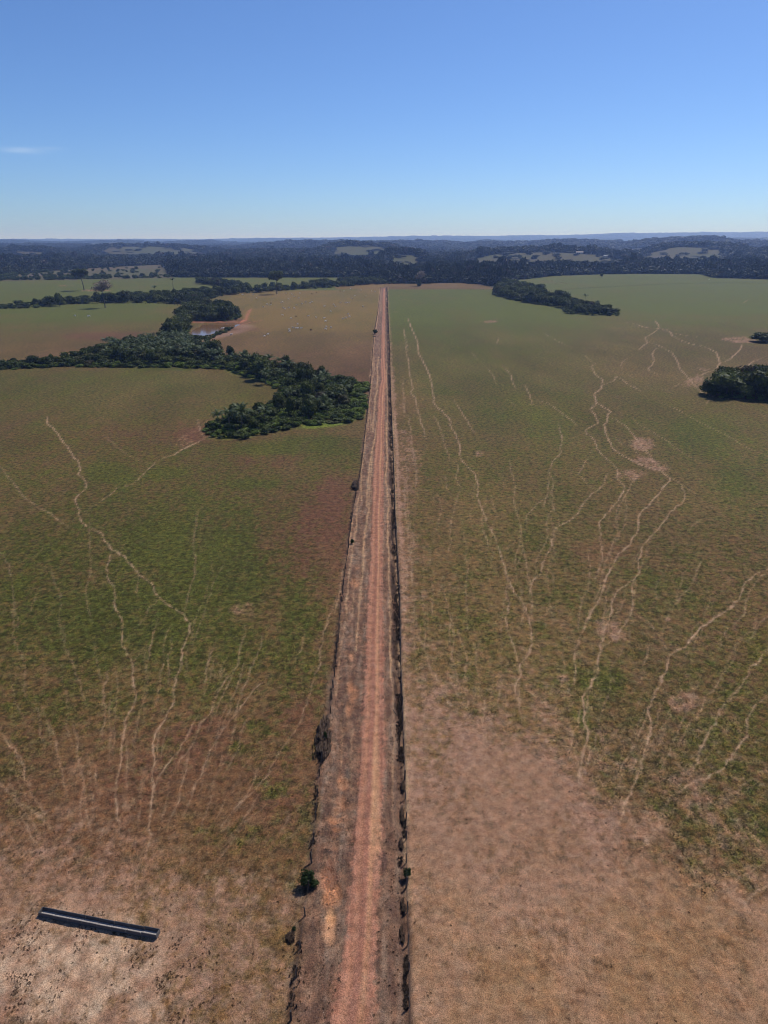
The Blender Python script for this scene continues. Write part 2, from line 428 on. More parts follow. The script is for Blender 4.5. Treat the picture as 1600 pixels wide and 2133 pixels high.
trail([(1055, 1045), (1100, 1060), (1170, 1100), (1200, 1180), (1165, 1240), (1185, 1280)], .7, .75, u4)
trail([(790, 930), (880, 950), (1000, 965)], 1.4, .75, u4)
trail([(690, 895), (650, 930), (575, 970), (590, 1020), (540, 1060), (520, 1080)], .6, .6, u4)
trail([(1385, 1020), (1370, 1070), (1330, 1110), (1270, 1165), (1210, 1180)], .6, .75, u4)
trail([(590, 1000), (700, 1045), (800, 1100), (840, 1160), (860, 1220), (920, 1290), (1010, 1400)], .5, .65, u4)
trail([(670, 1060), (635, 1110), (650, 1170), (600, 1240), (690, 1285)], .5, .6, u4)
trail([(170, 1190), (125, 1215), (160, 1280), (225, 1325), (210, 1400), (155, 1435), (160, 1500)], .5, .65, u4)
trail([(70, 1110), (110, 1160), (170, 1190)], .4, .4, u4)
trail([(225, 1370), (320, 1330), (330, 1295), (370, 1310), (430, 1360), (540, 1420)], .45, .55, u4)
trail([(380, 1230), (380, 1180), (430, 1145)], .4, .45, u4)
trail([(165, 1510), (110, 1570)], .4, .5, u4)
trail([(1350, 1225), (1430, 1210), (1465, 1175), (1540, 1150)], .6, .65, u4)
trail([(920, 1290), (1000, 1300), (1100, 1260), (1165, 1240)], .5, .6, u4)
trail([(1200, 1140), (1270, 1165)], .5, .5, u4)
trail([(940, 1290), (1040, 1370)], .5, .5, u4)
trail([(1030, 1350), (1060, 1280)], .5, .4, u4)
trail([(770, 1400), (850, 1370), (860, 1350)], .5, .4, u4)
trail([(1070, 1440), (1120, 1490), (1080, 1530)], .4, .5, u4)
trail([(1380, 690), (1445, 650)], .6, .5, u4)
trail([(680, 830), (800, 770), (880, 720)], .8, .2, u4)
trail([(1000, 1390), (1050, 1430), (1150, 1465), (1300, 1490), (1600, 1530)], 1.0, .7, u4)
trail([(745, 668), (780, 664)], .5, .6, (700, 590, 6.88)) if False else None
trail([(807, 650), (835, 649)], 1.0, .6)
trail([(130, 595), (160, 594)], 2.0, .6)
# faint lesser tracks fanning out from the trough and from the bare ground on the right
rt2 = random.Random(17)
def fan(cx_, cy_, n_, r0_, r1_, a0, a1, k0, k1, x_lo, x_hi, y_lo):
    for _ in range(n_):
        th = math.radians(rt2.uniform(a0, a1)); r_ = rt2.uniform(r0_, r1_); L_ = rt2.uniform(60, 240)
        pts = []; m_ = int(L_ / 22) + 2
        for q in range(m_):
            rr_ = r_ + L_ * q / (m_ - 1); th += rt2.uniform(-.012, .012)
            pts.append((cx_ + math.cos(th) * rr_ * .75, cy_ - math.sin(th) * rr_))
        if all(x_lo < p[0] < x_hi and p[1] > y_lo for p in pts):
            TR.append((pts, rt2.uniform(.28, .5), rt2.uniform(k0, k1)))
fan(240, 2080, 95, 300, 900, 35, 150, .15, .48, -20, 640, 1000)
fan(1030, 2150, 110, 540, 1150, 25, 108, .15, .48, 880, 1640, 900)
for _ in range(18):
    y_ = rt2.uniform(760, 1500); x_ = 812 + (y_ - 700) * .035 + rt2.uniform(8, 70) * (y_ / 1300)
    TR.append(([(x_ + rt2.uniform(-2, 2) + q * 1.2, y_ + q * 26) for q in range(rt2.randint(3, 8))], .35, rt2.uniform(.2, .45)))
# thin washed lines of the verge
v1 = (640, 880, 5.333); v2 = (620, 1250, 4.265); v0 = (700, 590, 6.88)
VT = []
def vtrail(pts, w, k, o):
    VT.append((crop(pts, *o), w, k))
vtrail([(655, 0), (645, 180), (640, 280), (620, 380), (600, 560), (600, 700), (605, 870)], .17, .8, v1)
vtrail([(790, -60), (760, 150), (720, 330), (700, 440), (680, 620), (670, 760), (665, 920), (685, 960), (660, 1100), (630, 1300), (620, 1600), (600, 1800), (580, 1950), (575, 2133)], .22, .95, v1)
vtrail([(720, 330), (715, 440), (705, 620), (690, 760), (690, 950)], .16, .8, v1)
vtrail([(590, 780), (560, 870), (545, 1060), (550, 1150), (520, 1280), (490, 1500), (465, 1700), (450, 1900), (430, 2000), (440, 2133)], .16, .75, v1)
vtrail([(500, 1050), (495, 1200), (470, 1400), (420, 1560), (380, 1750), (350, 1950), (290, 2133)], .16, .6, v1)
vtrail([(510, 1880), (505, 2133)], .14, .5, v1)
vtrail([(880, 0), (885, 200), (890, 440), (870, 600), (890, 750), (905, 900), (895, 1150), (890, 1300), (910, 1500), (910, 1700), (925, 1900), (930, 2133)], .2, .95, v1)
vtrail([(920, 700), (925, 900), (930, 1200), (940, 1500)], .12, .6, v1)
vtrail([(735, 1150), (725, 1350), (740, 1600), (740, 1950), (745, 2100)], .22, .8, v0)
vtrail([(615, 1050), (590, 1200), (600, 1370), (580, 1500), (595, 1530), (560, 1650), (550, 1850), (530, 2000), (530, 2133)], .28, .8, v0)
vtrail([(540, 1060), (545, 1250), (510, 1420), (500, 1560), (480, 1700), (470, 1900), (455, 2133)], .22, .6, v0)
vtrail([(495, 1900), (500, 2133)], .22, .5, v0)
vtrail([(635, 80), (620, 200), (605, 400), (590, 520), (575, 640), (550, 720), (530, 960), (515, 1100), (520, 1180), (490, 1340)], .35, .75, v0)
vtrail([(645, 90), (645, 280), (640, 400)], .3, .5, v0)
vtrail([(725, 100), (740, 400), (755, 600), (765, 1000), (780, 1200), (790, 1500), (800, 1900), (810, 2133)], .35, .85, v0)
vtrail([(545, 0), (540, 150), (525, 300), (515, 450)], .18, .9, v2)
vtrail([(410, 0), (440, 120), (400, 330), (370, 560), (350, 720), (340, 850)], .16, .5, v2)
vtrail([(815, 0), (830, 200), (820, 440), (830, 600), (830, 690)], .2, .95, v2)
vtrail([(830, 690), (850, 800), (855, 1000), (850, 1350), (845, 1700), (845, 2000)], .14, .5, v2)
vtrail([(485, 1150), (470, 1350), (480, 1700)], .14, .4, v2)
vtrail([(390, 1050), (400, 1300), (380, 1480)], .14, .4, v2)
EDGE = []
EDGE.append((crop([(950, 0), (950, 250), (965, 500), (970, 750), (980, 1000), (990, 1300), (1000, 1600), (1010, 1800), (1025, 2133)], *v1), .3, .85))
EDGE.append((crop([(905, 0), (905, 250), (915, 560), (935, 800), (945, 1100), (960, 1400), (970, 1700), (975, 2000)], *v2), .3, .9))
EDGE.append((crop([(1140, 150), (1160, 400), (1170, 700)], 560, 1700, 4), .35, .6))

WRX = X + 0.42 * (fbm(X / 1.3, Y / 1.7, 3, 401, .7) - .5); WRY = Y + 0.9 * (fbm(X / 1.3, Y / 1.7, 3, 405, .7) - .5)
def rasterise(lines, wob=0.5, seed=0, taper=True, WS=1.0):
    out = np.zeros((NR, NC))
    rnd = random.Random(seed)
    for pts, w, k in lines:
        W = [ground(*p) for p in pts]
        # subdivide with a gentle sideways wander
        P = []
        for i in range(len(W) - 1):
            (x0, y0), (x1, y1) = W[i], W[i + 1]
            L = math.hypot(x1 - x0, y1 - y0)
            n = max(1, min(24, int(L / max(1.0, 0.012 * y0))))
            for j in range(n):
                f = j / n
                a = wob * min(1.0, L / 8.0) * (0.0 if j == 0 else 1.0)
                P.append((x0 + (x1 - x0) * f + rnd.uniform(-a, a) * 0.6, y0 + (y1 - y0) * f + rnd.uniform(-a, a)))
        P.append(W[-1])
        for i in range(len(P) - 1):
            (x0, y0), (x1, y1) = P[i], P[i + 1]
            wd = w * WS * (1.0 + 0.35 * math.sin(i * 1.7 + len(P)))
            rad = wd * 2.6 + 0.0012 * max(y0, y1)
            ww = wd * 0.62 + 0.0006 * max(y0, y1)
            a = np.searchsorted(ROWS, min(y0, y1) - rad * 1.5); b = np.searchsorted(ROWS, max(y0, y1) + rad * 1.5)
            a = max(a - 1, 0); b = min(b + 1, NR)
            if b <= a: continue
            xs = X[a:b]; ys = Y[a:b]
            cm = np.where(((xs > min(x0, x1) - rad * 1.5) & (xs < max(x0, x1) + rad * 1.5)).any(axis=0))[0]
            if len(cm) == 0: continue
            ca, cb = cm[0], cm[-1] + 1
            xs = WRX[a:b, ca:cb]; ys = WRY[a:b, ca:cb]
            dx, dy = x1 - x0, y1 - y0
            L2 = dx * dx + dy * dy + 1e-9
            tt = np.clip(((xs - x0) * dx + (ys - y0) * dy) / L2, 0, 1)
            # rows are far apart in the distance: measure along-view distance more leniently
            ly = 1.0 / (1.0 + ys / 500.0)
            dist = np.hypot(xs - x0 - tt * dx, (ys - y0 - tt * dy) * ly)
            kk = k
            if taper:
                e = min(i, len(P) - 2 - i)
                kk = k * min(1.0, 0.45 + 0.2 * e)
            v = kk * np.exp(-(dist / ww) ** 2)
            out[a:b, ca:cb] = np.maximum(out[a:b, ca:cb], v)
    return out

TRAIL = rasterise([t_ for t_ in TR if t_ is not None], 0.42, 3, True, 0.31)
VTR = rasterise(VT, 0.16, 5, False)
EDG = rasterise(EDGE, 0.1, 6, False)
brk_n = fbm(X / 1.1, Y / 1.6, 3, 81)
TRAIL *= 0.5 + 0.9 * np.clip(brk_n * 2.6 - 0.8 + sstep(150, 300, Y), 0, 1)
TRAIL = np.clip(TRAIL, 0, 1)
Z -= near * 0.07 * TRAIL

# cover tables: share of green, of bare soil and of red-brown stubble by place ------------------
YS = [560, 620, 660, 700, 740, 790, 850, 900, 950, 1050, 1150, 1250, 1350, 1450, 1550, 1650, 1750, 1850, 1950, 2050, 2200]
XL = [0, 150, 300, 450, 600, 740]
GL = [[.9, .9, .9, .8, .8, .8], [.92, .92, .9, .28, .25, .3], [.85, .82, .7, .2, .2, .25], [.4, .4, .35, .25, .25, .25], [.45, .3, .3, .25, .2, .1], [.7, .7, .75, .7, .4, .1],
      [.6, .6, .55, .55, .5, .4], [.5, .45, .35, .25, .5, .5], [.5, .5, .5, .65, .65, .7], [.6, .6, .7, .72, .5, .25], [.6, .65, .8, .85, .4, .15], [.8, .8, .8, .8, .5, .15],
      [.65, .75, .8, .8, .6, .2], [.42, .5, .5, .5, .4, .25], [.25, .22, .22, .3, .28, .3], [.2, .12, .1, .08, .1, .35], [.25, .1, .1, .15, .3, .5], [.2, .1, .1, .15, .2, .35],
      [.1, .05, .05, .1, .15, .2], [.15, .05, .05, .08, .1, .1], [.25, .1, .1, .1, .1, .1]]
SL = [[0] * 6] * 13 + [[.05, .06, .08, .06, .06, .05], [.1, .1, .1, .06, .05, .05], [.2, .2, .14, .06, .05, .05], [.36, .4, .3, .14, .1, .1], [.6, .75, .72, .5, .3, .25], [.78, .85, .8, .6, .4, .35],
      [.72, .9, .85, .6, .42, .38], [.6, .85, .85, .6, .45, .42]]
PL = [[.1] * 6, [.2, .2, .2, .15, .1, .1], [.2, .2, .25, .3, .15, .2], [.5, .6, .7, .5, .3, .35], [.6, .7, .7, .5, .5, .7], [.3, .3, .2, .2, .6, .9], [.3, .4, .4, .4, .4, .4], [.5, .5, .7, .8, .5, .4],
      [.5, .5, .5, .6, .5, .5], [.4, .4, .4, .5, .7, .9], [.5, .4, .4, .5, .9, 1.], [.6, .3, .3, .4, .8, 1.], [.6, .4, .4, .4, .6, .8], [.7, .6, .6, .6, .7, .8], [.8, .8, .8, .8, .8, .7], [.9, .9, 1., 1., 1., .8],
      [.8, .8, .8, .8, .8, .6], [.6, .5, .5, .6, .7, .7], [.5] * 6, [.5] * 6, [.5] * 6]
XR = [840, 900, 1000, 1150, 1300, 1450, 1600]
GR = [[.9] * 7, [.85, .88, .88, .9, .85, .88, .88], [.85, .88, .85, .8, .66, .72, .72], [.75, .85, .8, .72, .55, .48, .48], [.6, .75, .72, .62, .5, .5, .42], [.5, .7, .72, .6, .52, .5, .45], [.35, .62, .68, .62, .58, .55, .5],
      [.3, .58, .68, .6, .55, .62, .55], [.3, .52, .66, .56, .5, .66, .6], [.25, .42, .5, .52, .46, .56, .56], [.2, .4, .46, .52, .46, .52, .5], [.2, .36, .42, .46, .42, .5, .48], [.15, .35, .4, .42, .48, .5, .52],
      [.1, .25, .36, .46, .52, .52, .56], [.04, .1, .12, .32, .52, .56, .54], [.02, .04, .04, .1, .42, .48, .52], [0, 0, 0, .02, .15, .52, .52], [0, 0, 0, 0, .04, .35, .42], [0, 0, 0, 0, 0, .06, .15], [0] * 7, [0] * 7]
SR = [[0] * 7] * 6 + [[.15, 0, 0, 0, 0, 0, 0], [.3, .02, 0, 0, 0, 0, 0], [.4, .05, 0, 0, 0, 0, 0], [.5, .1, .03, .03, .04, .03, .03], [.6, .14, .06, .06, .05, .05, .05], [.65, .2, .1, .1, .1, .06, .06], [.7, .3, .16, .16, .12, .1, .06],
      [.75, .5, .38, .22, .14, .16, .08], [.8, .66, .72, .5, .18, .16, .12], [.82, .76, .82, .84, .36, .3, .22], [.84, .82, .84, .86, .7, .36, .32], [.86, .84, .86, .86, .84, .55, .5], [.86, .86, .88, .88, .86, .84, .8], [.88] * 7, [.88] * 7]
PR = [[.1] * 7, [.2] * 7, [.2, .1, .2, .2, .4, .3, .3], [.2, .1, .2, .2, .4, .5, .5], [.3, .2, .2, .2, .3, .4, .6], [.3, .2, .2, .2, .3, .4, .5]] + [[.4, .3, .25, .3, .3, .3, .4]] * 4 + [[.5, .45, .4, .35, .4, .4, .4]] * 5 + [[.55] * 7] * 6

def table(xs, tab, px_, py_):
    tab = np.array(tab, dtype=float)
    fy = np.interp(py_, YS, np.arange(len(YS)))
    fx = np.interp(px_, xs, np.arange(len(xs)))
    iy = np.clip(fy.astype(int), 0, len(YS) - 2); ix = np.clip(fx.astype(int), 0, len(xs) - 2)
    ty = fy - iy; tx = fx - ix
    ty = ty * ty * (3 - 2 * ty); tx = tx * tx * (3 - 2 * tx)
    return (tab[iy, ix] * (1 - tx) + tab[iy, ix + 1] * tx) * (1 - ty) + (tab[iy + 1, ix] * (1 - tx) + tab[iy + 1, ix + 1] * tx) * ty

wy = np.maximum(Y, 45)
wx1 = (fbm(X / 14, Y / 22, 3, 91) - 0.5) * 110 * np.clip(120 / wy, .15, 1)
wy1 = (fbm(X / 14, Y / 22, 3, 95) - 0.5) * 120 * np.clip(120 / wy, .1, 1)
QX, QY = PX + wx1, PY + wy1
left = X < 0.0
G = np.where(left, table(XL, GL, QX, QY), table(XR, GR, QX, QY))
S = np.where(left, table(XL, SL, QX, QY), table(XR, SR, QX, QY))
P = np.where(left, table(XL, PL, QX, QY), table(XR, PR, QX, QY))
# the tan pasture and the far fields have clean borders
tanf = in_poly(PX, PY, [(430, 640), (490, 614), (560, 607), (700, 597), (800, 590), (800, 800), (740, 800), (600, 770), (440, 735), (455, 690), (505, 672), (510, 640)])
G = np.where(tanf, 0.22, G); P = np.where(tanf & (PY < 690), 0.1, P)
strip = (PY < 604) & (PX < 745) & (PY > 574)
G = np.where(strip, 0.85, G); P = np.where(strip, 0.0, P)
rgreen = sstep(700, 640, PY) * (X > 5) * sstep(870, 930, PX)
G = np.maximum(G, .9 * rgreen); P = P * (1 - .7 * rgreen)
rfar = (PX > 1040) & (PY < 608 - (PX - 1200) * 0.04) & (PY > 565)
G = np.where(rfar, 0.9, G); P = np.where(rfar, 0.0, P)
rtan = (PX > 700) & (PX < 1045) & (PY < 602) & (PY > 575)
G = np.where(rtan, 0.12, G); P = np.where(rtan, 0.45, P)
# named patches
def green(*a, k=.5, **kw):
    global G; G = np.clip(G + k * blob(*a, **kw), 0, 1)
def bare(*a, k=.8, **kw):
    global S; S = np.maximum(S, .82 * k * blob(*a, rag=.85, **kw))
def stub(*a, k=.6, **kw):
    global P, G
    b = blob(*a, **kw); P = np.clip(P + k * b, 0, 1); G = G * (1 - 0.6 * b)
green(335, 768, 110, 6, k=.5); green(640, 925, 60, 22, k=.45); green(700, 928, 50, 20, k=.6); green(560, 935, 60, 16, k=.4)
green(230, 985, 60, 22); green(340, 985, 50, 14); green(540, 1010, 70, 14, k=.3); green(400, 1130, 140, 60, k=.3); green(470, 1200, 120, 60, k=.25)
green(230, 1290, 200, 80, k=.25); green(60, 1150, 70, 40, k=.3); green(30, 1230, 30, 22, k=.4); green(620, 1290, 60, 80, k=.3)
green(500, 1560, 45, 18, 20, k=.5); green(540, 1520, 30, 20, k=.5); green(660, 1700, 30, 70, k=.4); green(590, 1640, 80, 30, k=.3); green(480, 1740, 80, 35, k=.25)
green(20, 1600, 60, 30, k=.4); green(40, 1700, 50, 30, k=.35); green(75, 1790, 22, 14, k=.5); green(120, 1610, 16, 12, k=.4)
green(1450, 900, 90, 40, k=.3); green(1560, 1000, 80, 40, k=.25); green(1100, 880, 120, 30, k=.2); green(1250, 1430, 45, 40, k=.4); green(1450, 1830, 60, 40, 40, k=.45)
green(1370, 1680, 40, 20, k=.45); green(1300, 1590, 60, 30, k=.3); green(1560, 1720, 80, 60, k=.2); green(960, 1390, 40, 40, k=.25); green(1220, 1500, 12, 30, k=.4)
stub(420, 905, 60, 18, k=.8); stub(640, 1110, 30, 90, 8, k=.6); stub(690, 1050, 40, 80, 5, k=.7); stub(430, 1540, 70, 50, k=.7); stub(560, 960, 80, 18, k=.4)
stub(620, 1500, 50, 60, k=.4); stub(1250, 1150, 90, 30, k=.3); stub(620, 775, 120, 16, 12, k=.6); stub(440, 700, 0.1, 0.1)
stub(505, 672, 60, 9, k=.9); stub(520, 686, 50, 7, k=.9); stub(380, 664, 26, 5, k=.8); stub(230, 700, 150, 10, k=.5)
bare(1335, 925, 34, 16, k=.75); bare(1365, 968, 60, 13, 15, k=.8); bare(1315, 988, 36, 13, k=.8); bare(1272, 1310, 42, 26, 20, k=.75); bare(1432, 1462, 40, 20, k=.7)
bare(1172, 1413, 20, 12, k=.75); bare(1392, 1290, 10, 6, k=.7); bare(1022, 670, 22, 2.5, k=.85); bare(1038, 664, 10, 1.2, k=.6); bare(1086, 667, 10, 1.1, k=.6); bare(1056, 658, 8, 1, k=.6)
bare(1240, 1210, 60, 20, k=.2); bare(885, 1062, 16, 8, k=.6); bare(995, 945, 14, 6, k=.5); bare(1440, 795, 50, 16, -20, k=.55); bare(1470, 802, 14, 10, k=.9); bare(1465, 770, 30, 8, k=.4)
bare(1520, 706, 50, 4.5, k=.7); bare(1550, 711, 26, 3, k=.9); bare(500, 1270, 30, 14, k=.4); bare(460, 1400, 40, 18, k=.4); bare(345, 1830, 45, 26, k=.85); bare(540, 1890, 50, 34, k=.8)
bare(130, 595, 18, 1.6, k=.7); bare(200, 605, 40, 2.4, k=.8); bare(390, 915, 40, 12, -25, k=.35); bare(75, 1790, 40, 20, k=.2); bare(240, 1900, 60, 30, k=.6); bare(40, 2010, 60, 60, k=.7)
bare(180, 2060, 60, 60, k=.8); bare(140, 1350, 30, 14, k=.2); bare(90, 1400, 30, 20, k=.3); bare(515, 658, 14, 12, 50, k=.5); bare(866, 616, 16, .9, k=.1)
trim = sstep(0, 1.2, X - DRc) * sstep(3.6, 0.6, X - DRc) * near * sstep(90, 150, Y)
S = np.maximum(S, trim * (0.85 - 0.35 * sstep(200, 500, Y)))

# noise-broken shares
n1 = fbm(X / 6.0, Y / 9.0, 5, 101, .6)
n2 = fbm(X / 1.3, Y / 1.6, 4, 111, .6)
n3 = fbm(X / 0.34, Y / 0.42, 2, 121, .8)
n4 = fbm(X / 40.0, Y / 70.0, 4, 131)
fine = sstep(420, 90, Y)
nn = (0.26 * n1 + 0.38 * n2 + 0.30 * n3 + .06 * n4) * fine + (0.5 * n4 + 0.3 * n1 + .2 * n2) * (1 - fine)
sharp = 0.10 + 0.18 * (1 - fine)
def share(m, n, s):
    return np.clip(0.5 + (m - 0.5) / 1.0 * 1.0 + (n - 0.5) / s * 0.5, 0, 1) * np.clip(m * 6, 0, 1)
Gs = np.clip(0.5 + (G - 0.5) * 1.25 + (nn - 0.5) * (3.6 * fine + 1.7 * (1 - fine)), 0, 1) * np.clip(G * 5, 0, 1)
sn = (0.35 * fbm(X / 4.0, Y / 5.0, 4, 141, .6) + 0.3 * n3 + 0.35 * fbm(X / 1.0, Y / 1.2, 3, 151, .6))
Ss = np.clip(0.5 + (S - 0.5) * 1.7 + (sn - 0.5) * 4.0, 0, 1) * (.8 + .2 * S) * np.clip(S * 5, 0, 1)
Ps = np.clip(P + (n4 - 0.5) * 1.4 + (n1 - .5) * .8, 0, 1)

def C(r, g, b):   # surface colour given as the sRGB the photograph would show in full sun
    f = lambda v: ((v / 255 + 0.055) / 1.055) ** 2.4
    return np.array([f(r) / 1.64, f(g) / 1.74, f(b) / 1.96])
def mix(a, b, t_):
    t_ = np.asarray(t_)[..., None]
    return a * (1 - t_) + b * t_
cgreen = mix(C(72, 76, 36), C(86, 88, 40), np.clip(n1 * 1.4 - .2, 0, 1))
cgreen = mix(cgreen, C(98, 90, 40), np.clip((n4 - .55) * 4, 0, 1) * 0.6)
cdry = mix(C(116, 97, 62), C(108, 79, 60), Ps)
col = mix(cdry, cgreen, Gs * 0.9) * mix(np.array([.90, .83, .86]), np.array([.92, .99, .78]), Gs)
csoil = mix(C(154, 122, 102), C(146, 114, 86), np.clip(fbm(X / 7.0, Y / 9.0, 5, 161, .65) * 3 - 1, 0, 1))
csoil = csoil * (0.80 + 0.40 * fbm(X / 1.6, Y / 2.4, 5, 165, .75))[..., None]
pinkz = np.where(left, sstep(1600, 1750, PY), sstep(1950, 1700, PY)) * .5
csoil = mix(csoil, C(148, 116, 104) * (0.85 + 0.30 * fbm(X / 1.6, Y / 2.4, 4, 167, .75))[..., None], pinkz)
pale = sstep(1830, 2000, PY) * sstep(420, 250, PX)
csoil = mix(csoil, C(196, 170, 148), pale * np.clip(fbm(X / 2.2, Y / 2.2, 4, 171) * 2.8 - .9, 0, 1) * 0.8)
big_ = fbm(X / 22.0, Y / 60.0, 4, 501, .6)
col = col * (1 + .55 * (big_ - .5))[..., None]
col = mix(col, C(104, 78, 60), np.clip((fbm(X / 16.0, Y / 45.0, 5, 511, .65) - .56) * 7, 0, 1) * .42 * (.3 + .7 * P))
col = mix(col, csoil, Ss)
col = mix(col, C(168, 139, 116), TRAIL * 0.84)
# the wide fields beyond the gallery wood
farw = sstep(420, 700, Y)
tan3 = tanf[..., None].astype(float)
col = mix(col, mix(C(110, 91, 54) * (1 - tan3) + C(124, 103, 55) * tan3, C(92, 100, 44), Gs), farw * 0.75 * (1 - Ss) * (1 - TRAIL) * (1 - 0.6 * Ps * (1 - Gs)))
# forest floor, scrub slope and clearings
beyond = (Y >= ROAD_END + 2)
U = ucoord(X, Y)
FE = np.array([(-3000, 578), (-400, 576), (0, 573), (60, 569), (100, 565), (200, 558), (300, 553), (345, 551), (358, 575), (366, 578), (740, 578), (745, 583), (800, 590), (880, 591), (950, 589), (1000, 592), (1030, 600), (1036, 600), (1062, 588), (1075, 584), (1150, 575), (1250, 571.5), (1330, 570.5), (1460, 571), (1490, 579), (1600, 582), (2000, 586), (4000, 588)])
def forest_edge_y(u): return np.interp(u, FE[:, 0], FE[:, 1])
def in_clearing(x, y):
    u = ucoord(x, y)
    wob = (fbm(x / 90.0, y / 90.0, 3, 181) - 0.5)
    m = np.zeros(np.shape(x), dtype=bool)
    for u0, u1, d0, d1 in CLEARINGS:
        cu, hu, cd, hd = (u0 + u1) / 2, (u1 - u0) / 2, (d0 + d1) / 2, (d1 - d0) / 2
        r = np.abs((u - cu) / hu) ** 3 + np.abs((y - cd) / hd) ** 3
        m |= (r + wob * 1.3) < 1
    return m
FPX0, FPY0 = to_px(X, Y, 0)
forest = FPY0 < forest_edge_y(FPX0)
clear = in_clearing(X, Y) & forest
scrub = (FPX0 < 362) & (FPY0 < 585.5 - (FPX0 > 0) * FPX0 * 0.016) & (~forest) & (Y > 1000)
col[scrub] = mix(C(86, 88, 60), C(98, 86, 66), np.clip(fbm(X / 90, Y / 160, 4, 191) * 2 - .5, 0, 1))[scrub]
col[forest] = C(44, 48, 30)
ccl = mix(C(76, 82, 47), C(84, 76, 52), np.clip(fbm(X / 160, Y / 200, 4, 195) * 2 - .5, 0, 1))
col[clear] = ccl[clear]
# verge, ditch, road
vb = mix(C(130, 101, 84), C(100, 76, 66), np.clip(fbm(X / 0.7, Y / 2.2, 4, 201) * 2.2 - .6, 0, 1))
vb = mix(vb, C(140, 120, 106), np.clip(fbm(X / 0.7, Y / 6.0, 4, 205) * 3.4 - 1.6, 0, 1) * 0.6)
vm = sstep(-0.9, 1.1, X - LFc + 2.2 * (n1 - .5) + 1.6 * (n2 - .5)) * sstep(0.5, -0.1, X - DRc) * near
col = mix(col, vb, vm)
def vpatch(cx, cy, rx, ry, c, k=1.0, seed=1, ang=0, dig=0.0):
    global col, Z
    b = blob(cx, cy, rx, ry, ang, rag=.7, seed=seed) * near
    col = mix(col, c, b * k); Z = Z - dig * b
ORG = C(182, 130, 98)
for a in [(732, 1367, 8, 15), (737, 1445, 14, 30), (725, 1480, 9, 16), (728, 1430, 9, 24), (714, 1630, 12, 14), (712, 1672, 18, 20), (704, 1690, 10, 10), (695, 1708, 14, 8), (740, 1215, 12, 11), (746, 1183, 7, 4), (700, 1728, 12, 6)]:
    vpatch(*a, ORG, .55, seed=int(a[1]) % 13, dig=.12)
vpatch(688, 1820, 22, 34, C(172, 112, 82), .9, seed=3, dig=.35); vpatch(692, 1862, 17, 26, ORG, .95, seed=4, dig=.2); vpatch(690, 1912, 13, 24, C(196, 146, 108), .85, seed=5, dig=.1); vpatch(686, 1945, 12, 26, C(190, 144, 112), .7, seed=6)
vpatch(686, 1775, 22, 6, C(66, 54, 50), .8, seed=8); vpatch(800, 1795, 7, 22, C(84, 64, 60), .7, seed=9); vpatch(690, 1735, 22, 18, C(92, 68, 60), .6, seed=10)  # first patch: shadow of the pit's rim, painted into the ground colour
vpatch(746, 1105, 10, 6, C(70, 52, 44), .6, seed=11)
col = mix(col, C(180, 146, 116), np.clip(VTR, 0, 1) * np.clip(0.1 + 1.4 * n2, 0, 1))
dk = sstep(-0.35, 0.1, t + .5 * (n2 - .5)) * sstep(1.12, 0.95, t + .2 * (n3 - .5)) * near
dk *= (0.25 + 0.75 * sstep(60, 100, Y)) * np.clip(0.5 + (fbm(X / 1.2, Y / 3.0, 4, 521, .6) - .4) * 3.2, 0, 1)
col = mix(col, C(66, 52, 46), np.clip(dk * 1.1, 0, 1))  # dark dead growth, with the ditch's shade also painted into the colour
col = mix(col, C(196, 164, 132), np.clip(EDG, 0, 1) * (0.6 + 0.5 * n3))
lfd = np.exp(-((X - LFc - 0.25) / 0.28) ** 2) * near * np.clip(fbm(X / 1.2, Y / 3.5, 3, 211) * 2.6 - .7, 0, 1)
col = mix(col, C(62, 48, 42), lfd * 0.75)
streak = fbm(X / 0.22, Y / 14.0, 4, 221)
croad = mix(C(146, 102, 86), C(166, 120, 102), np.clip(streak * 2.4 - .7, 0, 1))
croad = mix(croad, C(140, 98, 86), np.clip(np.exp(-((rt - 0.47 - wander) / 0.10) ** 2) * 0.6 * (streak + .3), 0, 1))
croad = mix(croad, C(170, 124, 100), np.clip(rut1 * .6 * (0.4 + fbm(Y * 0, Y / 12, 3, 231)), 0, 1))
croad = mix(croad, C(182, 138, 108), np.clip(rut2 * .8 * (0.3 + fbm(Y * 0 + 9, Y / 15, 3, 233) * 1.3), 0, 1))
lightp = blob(783, 1660, 9, 150, 0, rag=.2, seed=13) + blob(786, 1742, 10, 40, 0, rag=.2, seed=14)
croad = mix(croad, C(190, 148, 116), np.clip(lightp, 0, 1) * 0.6)
edge_n = (n1 - .5) * .10 + (n2 - .5) * 0.22 + (n3 - .5) * 0.34
rm = sstep(-0.10, 0.13, rt + edge_n) * sstep(1.10, 0.88, rt - edge_n) * near * (Y < ROAD_END)
col = mix(col, croad, rm)
# bright green margin of the gallery wood, next to the road
LUSH = [(770, 790), (735, 800), (745, 845), (712, 872), (670, 882), (640, 888), (690, 884), (760, 878), (768, 835)]
lm = blob(735, 850, 34, 26, -35, seed=15) + blob(665, 885, 60, 8, -6, seed=16) + blob(480, 908, 60, 9, -5, seed=17) + blob(520, 778, 60, 10, 15, seed=18) + blob(620, 800, 40, 20, 20, seed=19)
lm = np.clip(lm, 0, 1) * near * (X < LFc - 0.2)
col = mix(col, mix(C(86, 108, 44), C(124, 136, 52), np.clip(n2 * 2 - .5, 0, 1)), lm * 0.9)

